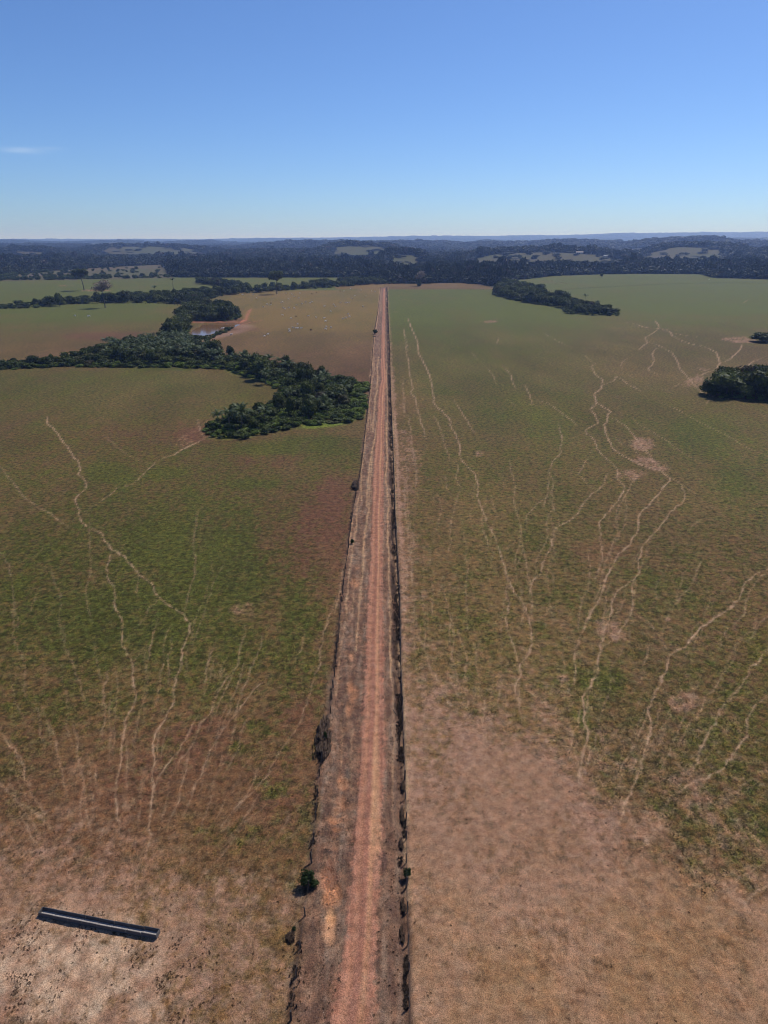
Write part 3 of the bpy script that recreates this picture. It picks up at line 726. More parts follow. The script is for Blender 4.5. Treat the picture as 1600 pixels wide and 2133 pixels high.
# pond hollow and dam -----------------------------------------------------------------------
POND = [(394, 697), (402, 686), (418, 680), (420, 676), (450, 675.5), (498, 674), (500, 676), (488, 681), (470, 683.5), (456, 690), (436, 697), (410, 706), (396, 706)]
pm = in_poly(PX, PY, POND)
Z = np.where(pm, -1.1, Z)
dam = rasterise([([(398, 672.5), (440, 672.8), (480, 671.3), (502, 671.6), (508, 668)], 1.3, 1.0)], 0.2, 9, False)
Z = Z + 1.0 * dam * (~pm)
col = mix(col, C(158, 104, 82), np.clip(dam * 1.3, 0, 1))
mud = blob(455, 700, 60, 5, -12, seed=20) + blob(505, 680, 26, 5, 0, seed=21)
col = mix(col, C(160, 128, 118), np.clip(mud, 0, 1) * .5 * (~pm))
red = rasterise([([(500, 674), (512, 668), (516, 655), (522, 644)], 1.6, .9), ([(500, 678), (520, 672), (545, 668)], 1.2, .5)], 0.3, 10, False)
col = mix(col, C(170, 112, 90), red * .8)

VAR = (1 - TRAIL * .7) * (1 - rm * .35)        # how strongly tufts break the surface
TUFT = np.clip(Gs * 0.8 + (1 - Ss) * 0.5, 0, 1) * (1 - TRAIL) * (1 - rm) * (1 - 0.5 * vm)

# ------------------------------------------------------------------ ground material and objects
def new_mat(name):
    m = bpy.data.materials.new(name); m.use_nodes = True
    nt = m.node_tree; nt.nodes.clear()
    return m, nt, nt.nodes, nt.links

def ground_material():
    m, nt, N, L = new_mat("ground")
    out = N.new('ShaderNodeOutputMaterial'); bs = N.new('ShaderNodeBsdfPrincipled')
    bs.inputs['Roughness'].default_value = 0.95
    bs.inputs['Specular IOR Level'].default_value = 0.12
    at = N.new('ShaderNodeAttribute'); at.attribute_name = 'tint'
    tf = N.new('ShaderNodeAttribute'); tf.attribute_name = 'tuft'
    geo = N.new('ShaderNodeNewGeometry')
    def noise(scale, detail, rough=0.6, vec=None):
        n = N.new('ShaderNodeTexNoise'); n.inputs['Scale'].default_value = scale
        n.inputs['Detail'].default_value = detail; n.inputs['Roughness'].default_value = rough
        L.new(vec or geo.outputs['Position'], n.inputs['Vector']); return n
    def mr(src, a, b, c, d_):
        r = N.new('ShaderNodeMapRange'); L.new(src, r.inputs[0])
        for i, v in enumerate((a, b, c, d_)): r.inputs[i + 1].default_value = v
        return r.outputs[0]
    def math_(op, a, b):
        n = N.new('ShaderNodeMath'); n.operation = op
        for i, v in enumerate((a, b)):
            if isinstance(v, (int, float)): n.inputs[i].default_value = v
            else: L.new(v, n.inputs[i])
        return n.outputs[0]
    nf = noise(4.2, 4, 0.75)      # tufts of two hands' width
    ng = noise(0.8, 8, 0.76)    # everything from clumps of several metres down to blades
    nh = noise(8.5, 3, 0.75)     # grit
    spots = mr(nf.outputs[0], 0.50, 0.64, 0.0, 1.0)        # tuft shadows, painted in as dark speckle
    tmin = mr(tf.outputs['Fac'], 0.0, 0.75, 0.28, 1.0)
    spots = math_('MULTIPLY', spots, tmin)
    nm = noise(1.35, 5, 0.8)
    spots2 = math_('MULTIPLY', mr(nm.outputs[0], 0.52, 0.62, 0.0, 0.55), tf.outputs['Fac'])
    dark2 = math_('SUBTRACT', 1.0, spots2)
    a1 = math_('MULTIPLY', spots, 0.72)
    nl = noise(0.42, 5, 0.8)
    spots3 = math_('MULTIPLY', mr(nl.outputs[0], 0.52, 0.63, -0.05, 0.16), tf.outputs['Fac'])
    dark2 = math_('MULTIPLY', dark2, math_('SUBTRACT', 1.0, spots3))
    dark = math_('MULTIPLY', math_('SUBTRACT', 1.32, a1), dark2)
    amp = mr(tf.outputs['Fac'], 0.0, 0.8, 0.55, 1.15)
    v2 = mr(ng.outputs[0], 0.36, 0.64, -0.55, 0.66)
    v2 = math_('ADD', 1.0, math_('MULTIPLY', v2, amp))
    v3 = mr(nh.outputs[0], 0.38, 0.62, 0.60, 1.40)
    hi = mr(nf.outputs[0], 0.30, 0.42, 0.8, 0.0)
    hi = math_('MULTIPLY', hi, tf.outputs['Fac'])
    hi = math_('ADD', 1.0, hi)
    f = math_('MULTIPLY', math_('MULTIPLY', dark, v2), math_('MULTIPLY', v3, hi))
    hue = noise(0.75, 7, 0.7)
    hs = mr(hue.outputs[0], 0.33, 0.67, -1.0, 1.0); hs = math_('MULTIPLY', hs, amp)
    mx = N.new('ShaderNodeMix'); mx.data_type = 'RGBA'; mx.blend_type = 'MULTIPLY'; mx.inputs[0].default_value = 1.0
    cb = N.new('ShaderNodeCombineColor')
    for i, kk in enumerate((0.16, 0.0, -0.10)):
        L.new(math_('MULTIPLY', f, math_('ADD', 1.0, math_('MULTIPLY', hs, kk))), cb.inputs[i])
    L.new(at.outputs['Color'], mx.inputs[6]); L.new(cb.outputs[0], mx.inputs[7])
    # pebbles: a few pale stones
    ps = noise(9.0, 1, 0.5)
    peb = mr(ps.outputs[0], 0.745, 0.775, 0.0, 0.55)
    mx2 = N.new('ShaderNodeMix'); mx2.data_type = 'RGBA'; L.new(peb, mx2.inputs[0])
    L.new(mx.outputs[2], mx2.inputs[6]); mx2.inputs[7].default_value = (0.4, 0.33, 0.27, 1)
    L.new(mx2.outputs[2], bs.inputs['Base Color'])
    bp = N.new('ShaderNodeBump'); bp.inputs['Strength'].default_value = 0.55; bp.inputs['Distance'].default_value = 0.12
    hsum = math_('ADD', math_('MULTIPLY', nf.outputs[0], -0.8), math_('MULTIPLY', nh.outputs[0], 0.35))
    L.new(hsum, bp.inputs['Height']); L.new(bp.outputs[0], bs.inputs['Normal'])
    L.new(bs.outputs[0], out.inputs['Surface'])
    return m
MAT_GROUND = ground_material()

def grid_object(name, mask_faces, kind='structure'):
    """the faces of the ground grid picked by mask, as one sheet"""
    r, c = np.nonzero(mask_faces)
    quad = np.stack([r * NC + c, r * NC + c + 1, (r + 1) * NC + c + 1, (r + 1) * NC + c], axis=1)
    used, inv = np.unique(quad.ravel(), return_inverse=True)
    me = bpy.data.meshes.new(name)
    me.vertices.add(len(used))
    co = np.stack([X.ravel()[used], Y.ravel()[used], Z.ravel()[used]], axis=1).astype(np.float32)
    me.vertices.foreach_set('co', co.ravel())
    nq = len(quad)
    me.loops.add(nq * 4); me.loops.foreach_set('vertex_index', inv.astype(np.int32).ravel())
    me.polygons.add(nq)
    me.polygons.foreach_set('loop_start', np.arange(0, nq * 4, 4, dtype=np.int32))
    me.polygons.foreach_set('use_smooth', np.ones(nq, dtype=bool))
    me.update(calc_edges=True)
    a = me.attributes.new('tint', 'FLOAT_COLOR', 'POINT')
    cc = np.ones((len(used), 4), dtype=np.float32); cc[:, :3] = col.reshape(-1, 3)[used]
    a.data.foreach_set('color', cc.ravel())
    b = me.attributes.new('tuft', 'FLOAT', 'POINT')
    b.data.foreach_set('value', TUFT.ravel()[used].astype(np.float32))
    me.materials.append(MAT_GROUND)
    o = bpy.data.objects.new(name, me); link(o)
    o['kind'] = kind
    return o

FR, FC = NR - 1, NC - 1
cidx = np.arange(FC)[None, :].repeat(FR, 0)
rowc = ((ROWS[:-1] + ROWS[1:]) / 2)[:, None].repeat(FC, 1)
nearf = rowc < ROAD_END
def segf(n_): a, b = SEG[n_]; return (cidx >= a) & (cidx < b)
m_road = segf('road') & nearf
m_ditch = segf('ditch') & nearf & (rowc > 35)
m_verge = (segf('verge_l') | segf('verge_r') | (segf('ditch') & ~m_ditch)) & nearf
tr4 = (TRAIL[:-1, :-1] + TRAIL[1:, :-1] + TRAIL[:-1, 1:] + TRAIL[1:, 1:]) / 4
m_trail = (tr4 > 0.3) & ~(m_road | m_ditch | m_verge) & nearf
m_hill = (rowc > 1330)
m_past = ~(m_road | m_ditch | m_verge | m_trail | m_hill)
grid_object('pasture', m_past)
grid_object('dirt_road', m_road)
grid_object('road_verge', m_verge)
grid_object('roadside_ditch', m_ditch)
grid_object('cattle_path', m_trail)
grid_object('hills', m_hill)
# ------------------------------------------------------------------ foliage materials
def leaf_mat(name, c0, c1, c2=None, sat=1.0, transl=0.22, rough=0.6):
    m, nt, N, L = new_mat(name)
    out = N.new('ShaderNodeOutputMaterial'); bs = N.new('ShaderNodeBsdfPrincipled')
    bs.inputs['Roughness'].default_value = rough
    bs.inputs['Specular IOR Level'].default_value = 0.12
    oi = N.new('ShaderNodeObjectInfo')
    at = N.new('ShaderNodeAttribute'); at.attribute_name = 'shade'
    geo = N.new('ShaderNodeNewGeometry')
    r = N.new('ShaderNodeValToRGB')
    e = r.color_ramp.elements
    e[0].position = 0.0; e[0].color = (*c0, 1); e[1].position = 0.75; e[1].color = (*c1, 1)
    if c2 is not None:
        k = e.new(0.93); k.color = (*c1, 1); k = e.new(1.0); k.color = (*c2, 1)
    L.new(oi.outputs['Random'], r.inputs[0])
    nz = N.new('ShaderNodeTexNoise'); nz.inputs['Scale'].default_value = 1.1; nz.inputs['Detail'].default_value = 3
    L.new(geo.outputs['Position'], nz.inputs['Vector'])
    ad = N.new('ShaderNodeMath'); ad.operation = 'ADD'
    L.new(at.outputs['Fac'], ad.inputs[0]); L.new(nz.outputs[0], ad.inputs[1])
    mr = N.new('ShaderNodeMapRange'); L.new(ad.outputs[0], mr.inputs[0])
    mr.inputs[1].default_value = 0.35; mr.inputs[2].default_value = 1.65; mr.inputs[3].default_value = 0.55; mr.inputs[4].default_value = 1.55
    cb = N.new('ShaderNodeCombineColor')
    for i in range(3): L.new(mr.outputs[0], cb.inputs[i])
    mx = N.new('ShaderNodeMix'); mx.data_type = 'RGBA'; mx.blend_type = 'MULTIPLY'; mx.inputs[0].default_value = 1
    L.new(r.outputs[0], mx.inputs[6]); L.new(cb.outputs[0], mx.inputs[7])
    L.new(mx.outputs[2], bs.inputs['Base Color'])
    tr = N.new('ShaderNodeBsdfTranslucent'); L.new(mx.outputs[2], tr.inputs[0])
    ms = N.new('ShaderNodeMixShader'); ms.inputs[0].default_value = transl
    L.new(bs.outputs[0], ms.inputs[1]); L.new(tr.outputs[0], ms.inputs[2])
    L.new(ms.outputs[0], out.inputs['Surface'])
    return m

def plain_mat(name, c, rough=0.8, var=0.25, scale=3.0, spec=0.3, metallic=0.0):
    m, nt, N, L = new_mat(name)
    out = N.new('ShaderNodeOutputMaterial'); bs = N.new('ShaderNodeBsdfPrincipled')
    bs.inputs['Roughness'].default_value = rough; bs.inputs['Specular IOR Level'].default_value = spec
    bs.inputs['Metallic'].default_value = metallic
    tc = N.new('ShaderNodeTexCoord'); nz = N.new('ShaderNodeTexNoise')
    nz.inputs['Scale'].default_value = scale; nz.inputs['Detail'].default_value = 5
    L.new(tc.outputs['Object'], nz.inputs['Vector'])
    mr = N.new('ShaderNodeMapRange'); L.new(nz.outputs[0], mr.inputs[0])
    mr.inputs[1].default_value = 0.3; mr.inputs[2].default_value = 0.7; mr.inputs[3].default_value = 1 - var; mr.inputs[4].default_value = 1 + var
    cb = N.new('ShaderNodeCombineColor')
    for i in range(3): L.new(mr.outputs[0], cb.inputs[i])
    mx = N.new('ShaderNodeMix'); mx.data_type = 'RGBA'; mx.blend_type = 'MULTIPLY'; mx.inputs[0].default_value = 1
    mx.inputs[6].default_value = (*c, 1); L.new(cb.outputs[0], mx.inputs[7])
    L.new(mx.outputs[2], bs.inputs['Base Color'])
    bp = N.new('ShaderNodeBump'); bp.inputs['Strength'].default_value = 0.3; bp.inputs['Distance'].default_value = 0.03
    L.new(nz.outputs[0], bp.inputs['Height']); L.new(bp.outputs[0], bs.inputs['Normal'])
    L.new(bs.outputs[0], out.inputs['Surface'])
    return m

M_LEAF = leaf_mat('leaves', (0.030, 0.042, 0.010), (0.078, 0.090, 0.020), (0.075, 0.06, 0.03))
M_LEAF_FAR = leaf_mat('forest_leaves', (0.020, 0.028, 0.012), (0.044, 0.052, 0.022), (0.085, 0.065, 0.045), transl=0.12)
M_SHRUB = leaf_mat('shrub_leaves', (0.032, 0.050, 0.013), (0.080, 0.100, 0.024), (0.07, 0.07, 0.03))
M_LUSH = leaf_mat('lush_leaves', (0.075, 0.115, 0.018), (0.14, 0.18, 0.030), transl=0.25)
M_PALM = leaf_mat('palm_fronds', (0.046, 0.066, 0.022), (0.085, 0.105, 0.036), transl=0.2, rough=0.45)
M_DRYL = leaf_mat('dry_leaves', (0.21, 0.165, 0.13), (0.24, 0.19, 0.15), transl=0.15)
M_DEAD = leaf_mat('dead_thicket', (0.060, 0.042, 0.030), (0.085, 0.058, 0.040), transl=0.1)
M_BARK = plain_mat('bark', (0.085, 0.07, 0.06), 0.9)
M_PBARK = plain_mat('palm_bark', (0.12, 0.10, 0.08), 0.9)
M_POST = plain_mat('weathered_wood', (0.045, 0.036, 0.032), 0.9, 0.35, 8)
M_WIRE = plain_mat('fence_wire', (0.07, 0.055, 0.05), 0.7, 0.1, 8, 0.3, 0.0)
M_CONC = plain_mat('concrete', (0.10, 0.092, 0.09), 0.9, 0.25, 2.5)
M_CONCF = plain_mat('trough_floor', (0.30, 0.27, 0.25), 0.95, 0.3, 6)
M_COW = plain_mat('white_hide', (0.76, 0.72, 0.66), 0.8, 0.1, 4)
M_COWD = plain_mat('dark_hide', (0.16, 0.10, 0.07), 0.8, 0.2, 4)
M_WALL = plain_mat('whitewash', (0.34, 0.33, 0.31), 0.9, 0.1)
M_ROOF = plain_mat('tin_roof', (0.30, 0.23, 0.20), 0.6, 0.2)
M_DARK = plain_mat('dark_opening', (0.03, 0.03, 0.035), 0.7, 0.1)
M_ROCK = plain_mat('red_clods', (0.27, 0.135, 0.08), 0.95, 0.35, 5)

# ------------------------------------------------------------------ plant builders
def leaf_quads(rng, centres, normals, size, stretch=1.5):
    n = len(centres)
    r = rng.normal(size=(n, 3))
    nn_ = normals + 0.75 * r; nn_ /= np.linalg.norm(nn_, axis=1)[:, None] + 1e-9
    a = np.cross(nn_, rng.normal(size=(n, 3))); a /= np.linalg.norm(a, axis=1)[:, None] + 1e-9
    b = np.cross(nn_, a)
    s = size * rng.uniform(0.55, 1.35, size=(n, 1))
    p0 = centres - a * s * stretch * .5 - b * s * .15
    p1 = centres + b * s * 0.5 - a * s * .05 + nn_ * s * .12
    p2 = centres + a * s * stretch * .5 + b * s * .1 - nn_ * s * .15
    p3 = centres - b * s * 0.5 + a * s * .08
    V = np.stack([p0, p1, p2, p3], axis=1).reshape(-1, 3)
    F = np.arange(n * 4).reshape(n, 4)
    return V, F

def ico(sub=1):
    t_ = (1 + 5 ** .5) / 2
    v = [(-1, t_, 0), (1, t_, 0), (-1, -t_, 0), (1, -t_, 0), (0, -1, t_), (0, 1, t_), (0, -1, -t_), (0, 1, -t_), (t_, 0, -1), (t_, 0, 1), (-t_, 0, -1), (-t_, 0, 1)]
    f = [(0, 11, 5), (0, 5, 1), (0, 1, 7), (0, 7, 10), (0, 10, 11), (1, 5, 9), (5, 11, 4), (11, 10, 2), (10, 7, 6), (7, 1, 8), (3, 9, 4), (3, 4, 2), (3, 2, 6), (3, 6, 8), (3, 8, 9), (4, 9, 5), (2, 4, 11), (6, 2, 10), (8, 6, 7), (9, 8, 1)]
    v = [np.array(p) / np.linalg.norm(p) for p in v]
    for _ in range(sub):
        cache = {}; nf_ = []
        def mid(i, j):
            k = (min(i, j), max(i, j))
            if k not in cache:
                p = v[i] + v[j]; v.append(p / np.linalg.norm(p)); cache[k] = len(v) - 1
            return cache[k]
        for a, b, c in f:
            ab, bc, ca = mid(a, b), mid(b, c), mid(c, a)
            nf_ += [(a, ab, ca), (b, bc, ab), (c, ca, bc), (ab, bc, ca)]
        f = nf_
    return np.array(v), f
ICO0, ICOF0 = ico(0)
ICO1, ICOF1 = ico(1)

def crown_mesh(name, seed, lobes, per, leaf, mat, rx=0.5, rz=0.5, z0=0.0, flat=0.6, core=0.66, lob_r=(0.26, 0.42), shape='dome'):
    """a crown of unit height and about unit width: overlapping lobes carrying many leaf clumps"""
    rng = np.random.default_rng(seed)
    V, F, SH = [], [], []
    base = 0
    for k in range(lobes):
        if shape == 'dome':
            th = rng.uniform(0, 2 * math.pi); rr_ = math.sqrt(rng.uniform(0, 1)) * (rx - 0.14)
            zz = z0 + 0.22 + rng.uniform(0, 1) * (0.62 - 0.9 * rr_ * rr_)
        elif shape == 'umbrella':
            th = rng.uniform(0, 2 * math.pi); rr_ = math.sqrt(rng.uniform(0, 1)) * (rx - 0.1)
            zz = z0 + 0.55 + rng.uniform(-.12, .25) - 0.6 * rr_ * rr_
        else:  # column
            th = rng.uniform(0, 2 * math.pi); rr_ = rng.uniform(0, 1) * (rx * 0.5)
            zz = z0 + 0.12 + 0.8 * k / lobes
        c = np.array([math.cos(th) * rr_, math.sin(th) * rr_, zz])
        r = rng.uniform(*lob_r) * (1 if shape != 'column' else (1.05 - 0.6 * k / lobes))
        sc = np.array([r * rng.uniform(.85, 1.15), r * rng.uniform(.85, 1.15), r * flat * rng.uniform(.85, 1.15)])
        ush = rng.uniform(0.0, 1.0)
        if core > 0:
            rough_ = 1 + rng.uniform(-.18, .18, size=(len(ICO0), 1))
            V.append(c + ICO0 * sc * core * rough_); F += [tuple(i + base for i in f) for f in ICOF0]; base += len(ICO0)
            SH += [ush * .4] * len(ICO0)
        dirs = rng.normal(size=(per, 3)); dirs[:, 2] = dirs[:, 2] * .9 + 0.25
        dirs /= np.linalg.norm(dirs, axis=1)[:, None]
        cen = c + dirs * sc * rng.uniform(0.72, 1.12, size=(per, 1))
        v, f = leaf_quads(rng, cen, dirs, leaf)
        V.append(v); F += [tuple(int(i) + base for i in q) for q in f]; base += len(v)
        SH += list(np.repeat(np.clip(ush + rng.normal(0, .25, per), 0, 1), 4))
    V = np.concatenate(V)
    me = mesh_from(name, V, F, mat)
    a = me.attributes.new('shade', 'FLOAT', 'POINT'); a.data.foreach_set('value', np.array(SH, dtype=np.float32))
    return me

def tube(path, radii, seg=7):
    V, F = [], []
    n = len(path)
    for i, (p, r) in enumerate(zip(path, radii)):
        p = np.array(p, float)
        dirv = np.array(path[min(i + 1, n - 1)], float) - np.array(path[max(i - 1, 0)], float)
        dirv /= np.linalg.norm(dirv) + 1e-9
        a = np.cross(dirv, (0.3, 1, 0.1)); a /= np.linalg.norm(a) + 1e-9
        b = np.cross(dirv, a)
        for k in range(seg):
            th = 2 * math.pi * k / seg
            V.append(p + a * math.cos(th) * r + b * math.sin(th) * r)
    for i in range(n - 1):
        for k in range(seg):
            F.append((i * seg + k, i * seg + (k + 1) % seg, (i + 1) * seg + (k + 1) % seg, (i + 1) * seg + k))
    F.append(tuple(range((n - 1) * seg, n * seg)))
    return V, F

def join(parts):
    V, F, b = [], [], 0
    for v, f in parts:
        V += list(v); F += [tuple(i + b for i in q) for q in f]; b += len(v)
    return V, F

def trunk_mesh(name, seed, h=1.0, r=0.04, limbs=5, lean=0.04, mat=None, spread_=0.3, top=0.95, fork=0.45):
    rng = np.random.default_rng(seed)
    lx, ly = rng.uniform(-lean, lean, 2)
    path = [(lx * s * h, ly * s * h, s * h * top) for s in (0, .04, .25, .5, .75, 1)]
    parts = [tube(path, [r * 1.6, r * 1.15, r, r * .85, r * .6, r * .25])]
    for k in range(limbs):
        s = rng.uniform(fork, .85); th = 2 * math.pi * k / limbs + rng.uniform(-.4, .4)
        p0 = np.array([lx * s * h, ly * s * h, s * h * top])
        L_ = spread_ * h * rng.uniform(.6, 1.1)
        p1 = p0 + np.array([math.cos(th) * L_ * .55, math.sin(th) * L_ * .55, L_ * .35])
        p2 = p0 + np.array([math.cos(th) * L_, math.sin(th) * L_, L_ * .75])
        parts.append(tube([p0, p1, p2], [r * .5, r * .33, r * .1], 5))
    V, F = join(parts)
    return mesh_from(name, V, F, mat or M_BARK, smooth=True)

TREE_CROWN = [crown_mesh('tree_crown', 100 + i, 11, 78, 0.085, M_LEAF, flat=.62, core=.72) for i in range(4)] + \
             [crown_mesh('tree_crown', 110 + i, 9, 80, 0.09, M_LEAF, rx=.42, flat=.85, core=.7) for i in range(2)]
TREE_TRUNK = [trunk_mesh('trunk', 200 + i, 1.0, 0.03, 5) for i in range(3)]
SHRUB_MESH = [crown_mesh('shrub', 300 + i, 7, 48, 0.13, M_SHRUB, rx=.5, flat=.75, core=.7, lob_r=(.24, .38)) for i in range(4)]
LUSH_MESH = [crown_mesh('bush', 320 + i, 7, 48, 0.12, M_LUSH, rx=.5, flat=.75, core=.66, lob_r=(.24, .38)) for i in range(3)]
FAR_MESH = [crown_mesh('forest_crown', 400 + i, 6, 30, 0.17, M_LEAF_FAR, rx=.48, flat=.72, core=.78, lob_r=(.24, .38)) for i in range(6)]

def frond_mesh(name, seed, droop, L_=1.0):
    """one pinnate frond of unit length growing along +X and arching over"""
    rng = np.random.default_rng(seed)
    n = 9
    pts = []
    for i in range(n + 1):
        s = i / n
        ang = math.radians(68 - droop * s ** 1.5)
        if i == 0: pts.append(np.array([0., 0., 0.]))
        else: pts.append(pts[-1] + np.array([math.cos(ang), 0, math.sin(ang)]) * L_ / n)
    V, F = tube(pts, [0.014 * (1.1 - i / n) for i in range(n + 1)], 3)
    V = list(V); b = len(V)
    for i in range(1, 24):
        s = i / 24.0
        f = s * n; k = min(int(f), n - 1); p = pts[k] + (pts[k + 1] - pts[k]) * (f - k)
        d_ = pts[k + 1] - pts[k]; d_ /= np.linalg.norm(d_)
        ll = 0.30 * math.sin(math.pi * (0.14 + 0.82 * s)) * L_
        for sgn in (-1, 1):
            side = np.array([0, sgn, 0]); tip = p + side * ll * .8 + d_ * ll * .55 - np.array([0, 0, 1]) * ll * rng.uniform(.1, .45)
            w = d_ * 0.022
            V += [p - w, p + w, tip]; F.append((b, b + 1, b + 2)); b += 3
    me = mesh_from(name, V, F, M_PALM)
    a = me.attributes.new('shade', 'FLOAT', 'POINT'); a.data.foreach_set('value', np.full(len(V), .5, dtype=np.float32))
    return me
FRONDS = [frond_mesh('frond', 500, 70), frond_mesh('frond', 501, 105), frond_mesh('frond', 502, 135)]
PALM_TRUNK = trunk_mesh('palm_trunk', 510, 1.0, 0.035, 0, 0.03, M_PBARK, top=1.0)

def merged_palm(seed):
    rng = np.random.default_rng(seed)
    parts = []
    for k in range(15):
        fm = FRONDS[k % 3]
        th = 2.4 * k; tilt = rng.uniform(-.25, .3)
        M = Matrix.Rotation(th, 3, 'Z') @ Matrix.Rotation(tilt, 3, 'Y')
        v = [np.array(M @ x.co) for x in fm.vertices]
        parts.append((v, [tuple(p.vertices) for p in fm.polygons]))
    V, F = join(parts)
    me = mesh_from('palm_crown', V, F, M_PALM)
    a = me.attributes.new('shade', 'FLOAT', 'POINT'); a.data.foreach_set('value', np.full(len(V), .5, dtype=np.float32))
    return me
PALM_CROWN = [merged_palm(530), merged_palm(531)]

def child(name, me, parent, loc=(0, 0, 0), rot=(0, 0, 0), scale=(1, 1, 1), label=None):
    o = bpy.data.objects.new(name, me)
    link(o, parent); o.location = loc; o.rotation_euler = rot; o.scale = scale
    if label: o['label'] = label
    return o

def zat(x, y):
    return float(height(np.array([x]), np.array([y]))[0])

def put_tree(x, y, h, w, label, group=None, cr=None, name='tree', clear_trunk=0.12, crown_mesh_=None, rng=random):
    e = empty(name, (x, y, zat(x, y) - 0.05), label, 'tree', group, rng.uniform(0, 6.28))
    me = crown_mesh_ or TREE_CROWN[cr if cr is not None else rng.randrange(6)]
    child('trunk', TREE_TRUNK[rng.randrange(3)], e, scale=(h * .8, h * .8, h * 0.8))
    ch = h * (1 - clear_trunk)
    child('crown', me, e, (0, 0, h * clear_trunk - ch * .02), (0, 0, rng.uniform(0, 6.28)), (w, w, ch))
    return e

def put_palm(x, y, h, label, group=None, fr=None, parts=True, rng=random):
    """h: to the top of the fronds"""
    fl = fr or h * 0.52
    th = max(h - fl * 0.88, h * .18)
    e = empty('palm_tree', (x, y, zat(x, y) - 0.05), label, 'palm', group, rng.uniform(0, 6.28))
    child('trunk', PALM_TRUNK, e, scale=(h * .55, h * .55, th))
    if parts:
        n = 17
        for k in range(n):
            me = FRONDS[0 if k < 5 else (1 if k < 12 else 2)]
            a = 2.399 * k + rng.uniform(-.2, .2)
            s = fl * rng.uniform(.85, 1.1)
            child('frond', me, e, (0, 0, th - .05), (rng.uniform(-.1, .1), rng.uniform(-.3, .12) if k < 5 else rng.uniform(-.05, .3), a), (s, s, s))
    else:
        child('crown', PALM_CROWN[rng.randrange(2)], e, (0, 0, th - .05), (0, 0, rng.uniform(0, 6.28)), (fl, fl, fl))
    return e

# ------------------------------------------------------------------ woods
def scatter_px(poly, step, rnd, jitter=.45, inner=None):
    """points about `step` metres apart on the ground inside a traced outline"""
    W = [ground(*p) for p in poly]
    xs = [p[0] for p in W]; ys = [p[1] for p in W]
    out = []
    y = min(ys)
    r = 0
    while y < max(ys):
        x = min(xs) + (step / 2 if r % 2 else 0)
        while x < max(xs):
            out.append((x + rnd.uniform(-jitter, jitter) * step, y + rnd.uniform(-jitter, jitter) * step))
            x += step
        y += step * .87; r += 1
    A = np.array(out)
    m = in_poly(A[:, 0], A[:, 1], W)
    return [tuple(p) for p in A[m]]

def edge_dist(pts, poly):
    W = np.array([ground(*p) for p in poly]); W2 = np.roll(W, -1, 0)
    P_ = np.array(pts)[:, None, :]
    d_ = W2 - W; L2 = (d_ ** 2).sum(1) + 1e-9
    tt = np.clip(((P_ - W) * d_).sum(2) / L2, 0, 1)
    q = W + tt[..., None] * d_
    return np.sqrt(((P_ - q) ** 2).sum(2)).min(1)

W1 = [(-180, 778), (0, 771), (60, 768), (130, 765), (250, 766), (400, 767), (466, 770), (515, 786), (552, 797), (583, 813), (575, 835), (540, 850), (480, 868), (440, 885), (423, 898), (435, 910), (457, 914), (495, 916), (538, 908), (587, 898), (624, 887), (687, 882), (757, 876), (766, 835), (770, 800),
      (740, 795), (690, 785), (645, 775), (600, 764), (560, 757), (520, 752), (500, 748), (450, 738), (430, 728), (412, 712), (396, 708), (350, 707), (280, 714), (220, 722), (170, 734), (130, 748), (60, 756), (0, 760), (-180, 764)]
W2 = [(365, 668), (375, 660), (372, 655), (395, 648), (420, 645), (470, 645), (495, 650), (503, 658), (498, 666), (470, 670), (400, 671), (396, 684), (390, 696), (385, 706), (350, 706), (330, 700), (352, 690), (372, 680)]
W2b = [(412, 708), (436, 700), (456, 693), (470, 687), (486, 683), (478, 690), (450, 702), (430, 712)]
W3 = [(-180, 655), (0, 645), (80, 641), (134, 635), (165, 633), (220, 632), (330, 631.5), (400, 636), (408, 645), (440, 640), (430, 625), (470, 616), (500, 613), (498, 609), (430, 610), (400, 612), (350, 616), (300, 621), (262, 624), (225, 624), (160, 627), (90, 632), (0, 638), (-180, 645)]
W4 = [(410, 592), (430, 594.5), (470, 598), (495, 603), (500, 609), (516, 610), (520, 606), (500, 598), (470, 594), (440, 589), (415, 587)]
W5 = [(500, 612), (560, 608), (620, 603.5), (700, 598.5), (760, 594), (830, 590.5), (830, 586), (760, 586), (720, 590), (660, 595), (620, 600), (560, 604), (500, 608)]
WR1 = [(1028, 603), (1027, 614), (1060, 624), (1100, 632), (1170, 642), (1180, 654), (1230, 657), (1292, 658.5), (1291, 652), (1250, 644), (1210, 636), (1180, 628), (1150, 621), (1140, 612), (1110, 604), (1085, 597), (1060, 592)]
WR2 = [(1468, 822), (1500, 828), (1550, 833), (1600, 836), (1760, 845), (1760, 800), (1640, 792), (1590, 796), (1560, 800), (1520, 800), (1490, 808), (1470, 815)]
WR3 = [(1572, 713), (1600, 715), (1680, 718), (1680, 708), (1600, 706), (1575, 708)]

ORD = ['first', 'second', 'third', 'fourth', 'fifth', 'sixth', 'seventh', 'eighth', 'ninth', 'tenth', 'eleventh', 'twelfth', 'thirteenth', 'fourteenth', 'fifteenth', 'sixteenth', 'seventeenth', 'eighteenth', 'nineteenth', 'twentieth',
       'twenty-first', 'twenty-second', 'twenty-third', 'twenty-fourth', 'twenty-fifth', 'twenty-sixth', 'twenty-seventh', 'twenty-eighth', 'twenty-ninth', 'thirtieth']

CAND = []     # (kind, x, y, h, w, area name)
RW = random.Random(21)
def area(poly, step, kinds, where, h_of, edge=2.5, seed=1):
    rnd = random.Random(seed)
    pts = scatter_px(poly, step, rnd)
    if not pts: return
    ed = edge_dist(pts, poly)
    for (x, y), e in zip(pts, ed):
        px_, py_ = to_px(x, y)
        k, h, w = h_of(px_, py_, e, rnd)
        if k: CAND.append((k, x, y, h, w, where(px_, py_)))

